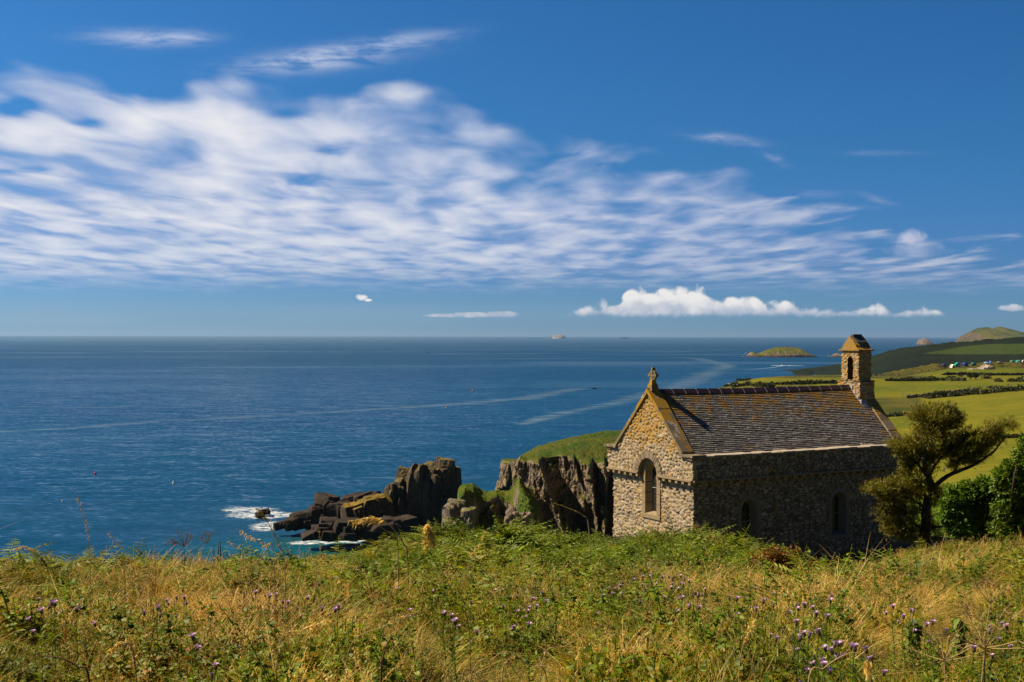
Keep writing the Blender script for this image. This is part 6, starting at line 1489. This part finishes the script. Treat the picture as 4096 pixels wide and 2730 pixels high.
# ------------------------------------------------------------------ thistles
def mesh_thistle_head(seed):
    q = np.random.default_rng(seed); mb = MB(); mb.ball((0, 0, .0), (.014, .014, .018), 0, 1, 9, 6, .08)
    for k in range(46):
        a = q.uniform(0, 6.28); r_ = q.uniform(0, .010); t = q.uniform(.3, 1.)
        b = np.array([r_ * math.cos(a), r_ * math.sin(a), .012]); e_ = b + np.array([math.cos(a) * .018 * t, math.sin(a) * .018 * t, .022 - .006 * t]); s = np.array([-math.sin(a), math.cos(a), 0]) * .0028
        mb.add([b - s, b + s, e_ + s * 1.6, e_ - s * 1.6], [(0, 1, 2, 3)], .5, 0)
    me = mb.mesh('flower_head'); me.materials.append(M_PINK); me.materials.append(M_CALYX); return me
TH_H = [mesh_thistle_head(s) for s in range(3)]
def bud_mesh():
    mb = MB(); mb.ball((0, 0, 0), (.011, .011, .017), 0, 0, 8, 6, .1); me = mb.mesh('seed_head'); me.materials.append(M_CALYX); return me
BUD = bud_mesh()
def thistle_mesh(seed):
    q = np.random.default_rng(seed); H = .72; tips = []; ps = []
    path = np.array([(0, 0, 0), (.02, .01, .3), (.0, .03, .55), (.01, .02, H)]); ps.append(stem_strip(smooth_path(path, 10), .007)); tips.append(path[-1])
    for k in range(4):
        a = q.uniform(0, 6.28); z0 = q.uniform(.38, .58); l = q.uniform(.10, .18); b = np.array([.01, .02, z0]); e_ = b + np.array([math.cos(a) * l, math.sin(a) * l, q.uniform(.10, H - z0 - .02)])
        ps.append(stem_strip(smooth_path(np.array([b, (b + e_) / 2 + (0, 0, -.02), e_]), 6), .004)); tips.append(e_)
    V, Fq, A = join_parts(ps); st = np_mesh('stem', V, Fq, {'rnd': A}); st.materials.append(M_NETTLE)
    P_, Dl = [], []
    for k in range(60):
        z_ = q.uniform(.06, H - .08); a = q.uniform(0, 6.28); P_.append((.01, .015, z_)); Dl.append((math.cos(a), math.sin(a), q.uniform(.1, .9)))
    V, Fq, A = leaves(np.array(P_), np.array(Dl), .065, seed, .35, .26); lf = np_mesh('leaf', V, Fq, {'rnd': A}); lf.materials.append(M_NETTLE); return st, lf, tips
TH = [thistle_mesh(s) for s in range(4)]
TH_ANG = TH
Z61 = zoomer(1400, 1950, 1.81); Z71 = zoomer(2700, 2000, 1.6855); Z51 = zoomer(0, 1900, 1.6807)
HEADS = {'below the chapel gable': [Z61(*a) for a in ((1823, 735), (1827, 780), (1905, 768), (1915, 730), (1958, 707), (1970, 772), (2050, 662), (2083, 660), (2120, 642), (2165, 638), (2222, 600), (2155, 580), (2262, 643), (2335, 657), (2330, 722), (2132, 748), (2098, 820))],
 'in the middle of the meadow': [Z61(*a) for a in ((965, 622), (875, 825), (1050, 740), (1100, 740), (1213, 740), (1137, 790), (1210, 785), (1108, 857), (1320, 803), (1350, 857), (1288, 890), (1292, 983), (735, 922), (762, 962), (685, 903), (435, 885), (1395, 760), (1417, 818), (345, 728), (600, 748))],
 'below the shaded wall': [Z71(*a) for a in ((40, 510), (62, 530), (95, 545), (22, 592), (205, 600), (155, 635), (48, 655), (95, 712), (160, 717), (366, 656), (417, 660), (540, 592), (547, 730), (662, 625), (662, 706), (595, 675))],
 'in the lower right cluster': [Z71(*a) for a in ((1055, 643), (1048, 670), (817, 700), (873, 703), (830, 727), (1027, 780), (817, 818), (970, 882), (872, 893), (842, 918), (905, 900), (1117, 955), (1075, 965), (1190, 975), (1212, 985), (1015, 990), (1057, 1007), (1002, 1077), (1002, 1105), (1290, 998), (1320, 1067), (1408, 1153))],
 'near the right edge': [Z71(*a) for a in ((1472, 712), (1590, 735), (1607, 745), (1541, 778), (1735, 817), (1695, 832), (2238, 845), (2205, 830), (2265, 985), (2015, 993))],
 'in the left half of the meadow': [Z51(*a) for a in ((280, 905), (258, 830), (350, 848), (370, 855), (1188, 822), (1241, 818), (1060, 885), (1720, 785), (1812, 808), (1860, 800), (1863, 835), (1903, 848), (1938, 850), (2070, 820), (2145, 732), (2255, 900), (2275, 885), (1300, 1080), (1450, 1275), (520, 898))]}
ORD = ['leftmost', 'second from the left', 'third from the left', 'fourth from the left', 'fifth from the left', 'sixth from the left', 'seventh from the left', 'eighth from the left', 'ninth from the left', 'tenth from the left', 'eleventh from the left', 'twelfth from the left'] + ['%s from the left' % w for w in ('thirteenth', 'fourteenth', 'fifteenth', 'sixteenth', 'seventeenth', 'eighteenth', 'nineteenth', 'twentieth', 'twenty first', 'twenty second', 'twenty third')]
rt_ = random.Random(12)
for place, hs in HEADS.items():
    for k, (px, py) in enumerate(sorted(hs)):
        v = rt_.randrange(4); st, lf, tips = TH[v]; H = .74; sc_ = rt_.uniform(.66, .84)
        d = hit(px, py, H * sc_); d = d if d and d < 27 else 20.
        p = P(px, py, d); rz = rt_.uniform(0, 6.28); tip = np.array(tips[0]) * sc_; gz = float(ground_z(p[0], p[1]))
        loc = (p[0] - tip[0], p[1] - tip[1], p[2] - tip[2] - .015)
        e = empty('thistle', loc, 0, label='mauve flowered thistle, %s of those %s' % (ORD[k], place), cat='thistle', group='thistles flowering in the meadow')
        e.scale = (sc_,) * 3
        for nm, me in (('stem', st), ('leaf', lf)): o = bpy.data.objects.new(nm, me); COL.objects.link(o); o.parent = e
        for j, tp_ in enumerate(tips):
            fl = j == 0 or rt_.random() < .22
            o = bpy.data.objects.new('flower_head' if fl else 'seed_head', TH_H[rt_.randrange(3)] if fl else BUD); COL.objects.link(o); o.parent = e; o.location = tp_; o.rotation_euler = (rt_.uniform(-.4, .4), rt_.uniform(-.4, .4), 0)
            s_ = (.95 if j == 0 else .8) if fl else .62; o.scale = (s_,) * 3

# ------------------------------------------------------------------ single stalks standing out of the meadow
def stalk(path, zm, d, label, head=None, r=.004, mat_=None, group='tall stalks rising above the meadow', name='grass_stalk', hsize=.05, hdens=60, hd=(0., 0., 0.), cat='grass stalk'):
    pts_ = [P(*zm(a, b), d) for a, b in path]; b = pts_[0].copy(); gz = float(ground_z(b[0], b[1]))
    if b[2] > gz: pts_ = [np.array([b[0] + (pts_[0][0] - pts_[1][0]) * .3, b[1], gz - .05])] + pts_
    sp = smooth_path(np.array(pts_), 40); org = sp[0].copy(); e = empty(name, org, 0, label=label, cat=cat, group=group)
    mb = MB(); mb.tube(sp - org, np.linspace(r, r * .35, len(sp)), 5); mb.build('stem', mat_ or M_STEM2, e, True)
    if head:
        q = np.random.default_rng(int(abs(path[0][0]))); a, b_ = head; P_, Dl = [], []
        for _ in range(hdens):
            t = q.uniform(a, b_); i = min(38, int(t * 39)); p = sp[i] + (sp[i + 1] - sp[i]) * q.uniform(0, 1); tg = sp[i + 1] - sp[i]; tg /= np.linalg.norm(tg)
            P_.append(p - org + q.normal(0, hsize * .16, 3)); Dl.append(tg + q.normal(0, .45, 3) + np.array(hd))
        V, Fq, A = leaves(np.array(P_), np.array(Dl), hsize * .7, 3, .5, .28); link_mesh('seed_head', np_mesh('seed_head', V, Fq, {'rnd': A}), e, M_SEED)
    return e
Z31 = zoomer(900, 1680, 1.4706)
stalk([(605, 590), (595, 480), (590, 390), (570, 310), (540, 210), (505, 125)], Z51, 11., 'tall thin oat stalk against the sea near the left', (.42, .95), .0035, hdens=70, hsize=.035)
stalk([(272, 570), (245, 522), (195, 490), (135, 485), (75, 507)], Z51, 11., 'arching pale oat head at the far left', (.45, 1.), .0035, hdens=50, hsize=.045, hd=(0, 0, -.9))
stalk([(832, 560), (800, 480), (768, 430), (728, 395)], Z51, 11., 'faint drooping stalk left of the dried umbel', (.5, 1.), .003, hdens=30, hsize=.03)
stalk([(1045, 620), (1045, 540), (1041, 470)], Z51, 12., 'short thin stalk just left of the dried umbel', (.6, 1.), .003, hdens=20, hsize=.025)
stalk([(1632, 540), (1592, 490), (1542, 450)], Z51, 11., 'pale bent stalk, left of the pair below the rocks', (.4, 1.), .003, hdens=40, hsize=.035, hd=(0, 0, -.5))
stalk([(1915, 620), (1880, 485), (1835, 385), (1785, 295), (1718, 225)], Z51, 9., 'tall leaning grass stalk crossing the surf', (.35, .95), .004, hdens=90, hsize=.04)
stalk([(1840, 540), (1790, 470), (1700, 425), (1590, 365)], Z51, 10., 'stalk with a drooping pale head below the tidal rocks', (.35, .95), .0035, hdens=60, hsize=.045, hd=(0, 0, -.8))
stalk([(1690, 545), (1672, 490), (1652, 435)], Z51, 12., 'thin upright stalk under the surf', (.5, 1.), .003, hdens=20, hsize=.025)
stalk([(2128, 640), (2150, 540), (2150, 460), (2143, 380)], Z51, 11., 'fine stalk standing before the low black platform', (.55, 1.), .003, hdens=24, hsize=.03)
stalk([(1072, 790), (1052, 735), (1012, 668), (955, 612), (900, 588), (835, 582), (740, 597)], Z31, 15., 'large arching golden grass head in front of the tidal rocks', (.62, 1.), .010, hdens=90, hsize=.11, hd=(-.2, 0, -.9))
stalk([(1015, 740), (995, 705), (950, 655), (885, 612)], Z31, 15., 'grey bent stalk beside the arching golden head', None, .009, M_STEM2)
stalk([(1435, 830), (1455, 790), (1490, 740), (1525, 672)], Z31, 16., 'leaning straw stalk with sparse seeds left of centre', (.3, 1.), .006, hdens=50, hsize=.07)
stalk([(2140, 640), (2100, 560), (2030, 525), (1935, 490)], Z31, 17., 'pale bent stalk in front of the dark cliff cleft', (.6, 1.), .007, hdens=20, hsize=.03)
stalk([(640, 830), (650, 740), (640, 650)], Z71, 8., 'short straw stalk low in the middle right meadow', None, .003)
for k, ((x0, y0, x1, y1), lb) in enumerate((((1437, 545, 1438, 465), 'dark dock spike, leftmost of the three'), ((1466, 545, 1472, 448), 'dark dock spike, middle of the three'), ((1484, 545, 1480, 442), 'dark dock spike, rightmost of the three'))):
    stalk([(x0, y0), ((x0 + x1) / 2, (y0 + y1) / 2), (x1, y1)], Z51, 21., lb, None, .012, M_STEM, 'dock spikes against the sea', 'dock_spike', cat='dock')
# dried umbels
def umbel(path, zm, d, rad, rays, label, seedy=True, r=.006, tilt=.5, col=None, group='dried umbels'):
    e = stalk(path, zm, d, label, None, r, col or M_STEM, group, 'dried_umbel', cat='umbel'); top = P(*zm(*path[-1]), d) - np.array(e.location); q = np.random.default_rng(rays + int(path[0][0]))
    mb = MB(); mh = MB()
    for k in range(rays):
        a = 6.28 * k / rays + q.uniform(-.2, .2); el = q.uniform(.15, 1.1) if k % 3 else 1.2; v = np.array([math.cos(a) * math.cos(el), math.sin(a) * math.cos(el), math.sin(el) * tilt * 1.6]); l = rad * q.uniform(.7, 1.1); t = top + v * l
        mb.tube([top, top + v * l * .5 - (0, 0, .004), t], [r * .5, r * .35, r * .3], 4)
        if seedy:
            for _ in range(9): mh.ball(t + q.normal(0, rad * .10, 3), (.006, .006, .005), nu=5, nv=4)
        else:
            for _ in range(7):
                w = v + q.normal(0, .6, 3); mb.tube([t, t + w * l * .28], [r * .25, r * .12], 3)
    mb.build('ray', col or M_STEM, e)
    if seedy: mh.build('seed_head', plain('dry_umbel_seed', (.20, .11, .05), .8, .3, 40.), e)
umbel([(1240, 650), (1240, 560), (1236, 478)], Z51, 19., .26, 16, 'dried brown umbel standing against the sea', r=.008)
umbel([(1200, 570), (1170, 520), (1162, 478)], Z51, 19., .12, 9, 'small side umbel left of the dried brown one', r=.005)
umbel([(1245, 570), (1320, 500), (1392, 462)], Z51, 19., .15, 12, 'dried umbel on a long slanting stalk', r=.005, tilt=.8)
umbel([(2065, 1300), (2090, 1000)], Z71, 6.2, .24, 14, 'large bare umbel skeleton at the lower right', False, .007, .5, M_STEM2)
umbel([(2092, 1000), (2118, 750), (2126, 700)], Z71, 6.2, .14, 10, 'upper bare umbel skeleton rising above the large one', False, .005, .5, M_STEM2)
umbel([(1825, 1260), (1815, 1085)], Z71, 6.4, .17, 12, 'smaller bare umbel skeleton left of the large one', False, .006, .5, M_STEM2)
# foreground oats and bent straws
fg = 'bent straws in the near foreground'
stalk([(900, 1230), (1000, 1140), (1090, 1075), (1180, 1035), (1250, 1045), (1290, 1090), (1300, 1150)], Z71, 5.2, 'arching stalk with fat drooping seeds at the bottom right', (.80, 1.), .004, hdens=26, hsize=.06, hd=(0, 0, -1.), group=fg)
stalk([(545, 1260), (510, 1080), (470, 930), (455, 885)], Z71, 6., 'straight pale straw at the lower middle right', None, .0035, group=fg)
stalk([(430, 1230), (450, 1020), (480, 940), (535, 820)], Z71, 6., 'stalk with a curled tan seed head', (.60, 1.), .0035, hdens=60, hsize=.035, group=fg)
stalk([(300, 1230), (390, 1020), (430, 900)], Z71, 6., 'slanting straw left of the curled seed head', None, .003, group=fg)
stalk([(1425, 1395), (1300, 1290), (1130, 1190), (1000, 1270)], Z61, 5.4, 'broken straw folded over at the bottom', None, .004, group=fg)
stalk([(870, 1412), (990, 1240), (1060, 1412)], Z61, 5.6, 'straw bent into a peak at the bottom centre', None, .004, group=fg)
stalk([(810, 1412), (870, 1320), (960, 1412)], Z61, 5.6, 'shorter straw peak left of the tall one', None, .004, group=fg)
stalk([(1100, 1412), (1140, 1270), (1240, 1400)], Z61, 5.6, 'straw peak right of the tall one', None, .004, group=fg)
stalk([(0, 1160), (240, 1010), (380, 940), (560, 890)], Z61, 7., 'long straw lying diagonally across the lower left centre', (.5, 1.), .0035, hdens=70, hsize=.035, group=fg)
stalk([(1400, 1240), (1560, 1150), (1720, 1060), (1830, 990)], Z61, 6.5, 'long thin straw slanting up to the right', None, .003, group=fg)
stalk([(1880, 1130), (2020, 1055), (2140, 1005), (2255, 980)], Z51, 7., 'golden plume stalk slanting up left of centre', (.35, 1.), .004, hdens=80, hsize=.04, group=fg)
stalk([(900, 1220), (780, 1150), (700, 1280)], Z51, 6., 'thick folded straw at the lower left', (.0, .9), .005, hdens=50, hsize=.04, group=fg)
stalk([(600, 1395), (520, 1290), (400, 1230), (240, 1218)], Z51, 5.2, 'dark bramble stem arching at the lower left', None, .006, M_STEM, group=fg, name='bramble_stem', cat='bramble stem')
stalk([(870, 1160), (860, 1020), (835, 880), (800, 750)], Z61, 8., 'upright reddish stem at centre', None, .004, M_STEM, group='reddish weed stems', name='weed_stem', cat='weed stem')
stalk([(225, 1360), (240, 1230), (265, 1140), (305, 1080)], Z61, 5.6, 'thick brown stem at the lower left centre', None, .006, M_STEM, group='reddish weed stems', name='weed_stem', cat='weed stem')
# pale straw tuft hanging on the bank, and the dark nettle spikes
stalk([(1180, 640), (1200, 650), (1215, 690), (1225, 730)], Z31, 27., 'pale tuft of dead straw on the bank under the stack', (.0, 1.), .003, hdens=420, hsize=.16, hd=(.1, 0, -.9), name='straw_tuft', group='straw tufts', cat='straw tuft')
for k, (x_, y0, y1, lb) in enumerate(((1610, 950, 800, 'dark leafy nettle spike at the lower right'), (1912, 1010, 790, 'darker taller nettle spike near the large umbel'))):
    p = P(*Z71(x_, y0), 9.); e = empty('nettle_spike', p, 0, label=lb, cat='nettle', group='nettle spikes'); h = (y0 - y1) / 1.6855 * 9. / F
    q = np.random.default_rng(k); gz = float(ground_z(p[0], p[1])) - p[2]; mb = MB(); mb.tube([(0, 0, gz), (0, 0, h)], [.006, .003], 5); mb.build('stem', M_STEM, e)
    n = 150; zz_ = q.uniform(-.05, h, n); a = q.uniform(0, 6.28, n); V, Fq, A = leaves(np.stack([0 * a, 0 * a, zz_], -1), np.stack([np.cos(a), np.sin(a), -.5 + 0 * a], -1), .07, k, .3, .6); link_mesh('leaf', np_mesh('leaf', V, Fq, {'rnd': A}), e, M_NETTLE)
# ------------------------------------------------------------------ the air between: one even box of haze
mb = MB(); mb.box((0, 0, 95), (127000, 127000, 200)); hz = mb.build('haze', None, None, label='thin even sea air fading the horizon', cat='haze', kind='stuff')
hm = bpy.data.materials.new('haze_air'); hm.use_nodes = True; hm.node_tree.nodes.clear()
ho = hm.node_tree.nodes.new('ShaderNodeOutputMaterial'); hv = hm.node_tree.nodes.new('ShaderNodeVolumePrincipled')
hv.inputs['Color'].default_value = (.48, .72, 1.0, 1); hv.inputs['Density'].default_value = 1.8e-5; hv.inputs['Anisotropy'].default_value = .3
hm.node_tree.links.new(hv.outputs[0], ho.inputs['Volume']); hz.data.materials.append(hm)
SC.cycles.volume_bounces = 0; SC.cycles.volume_max_steps = 16; hm.cycles.homogeneous_volume = True
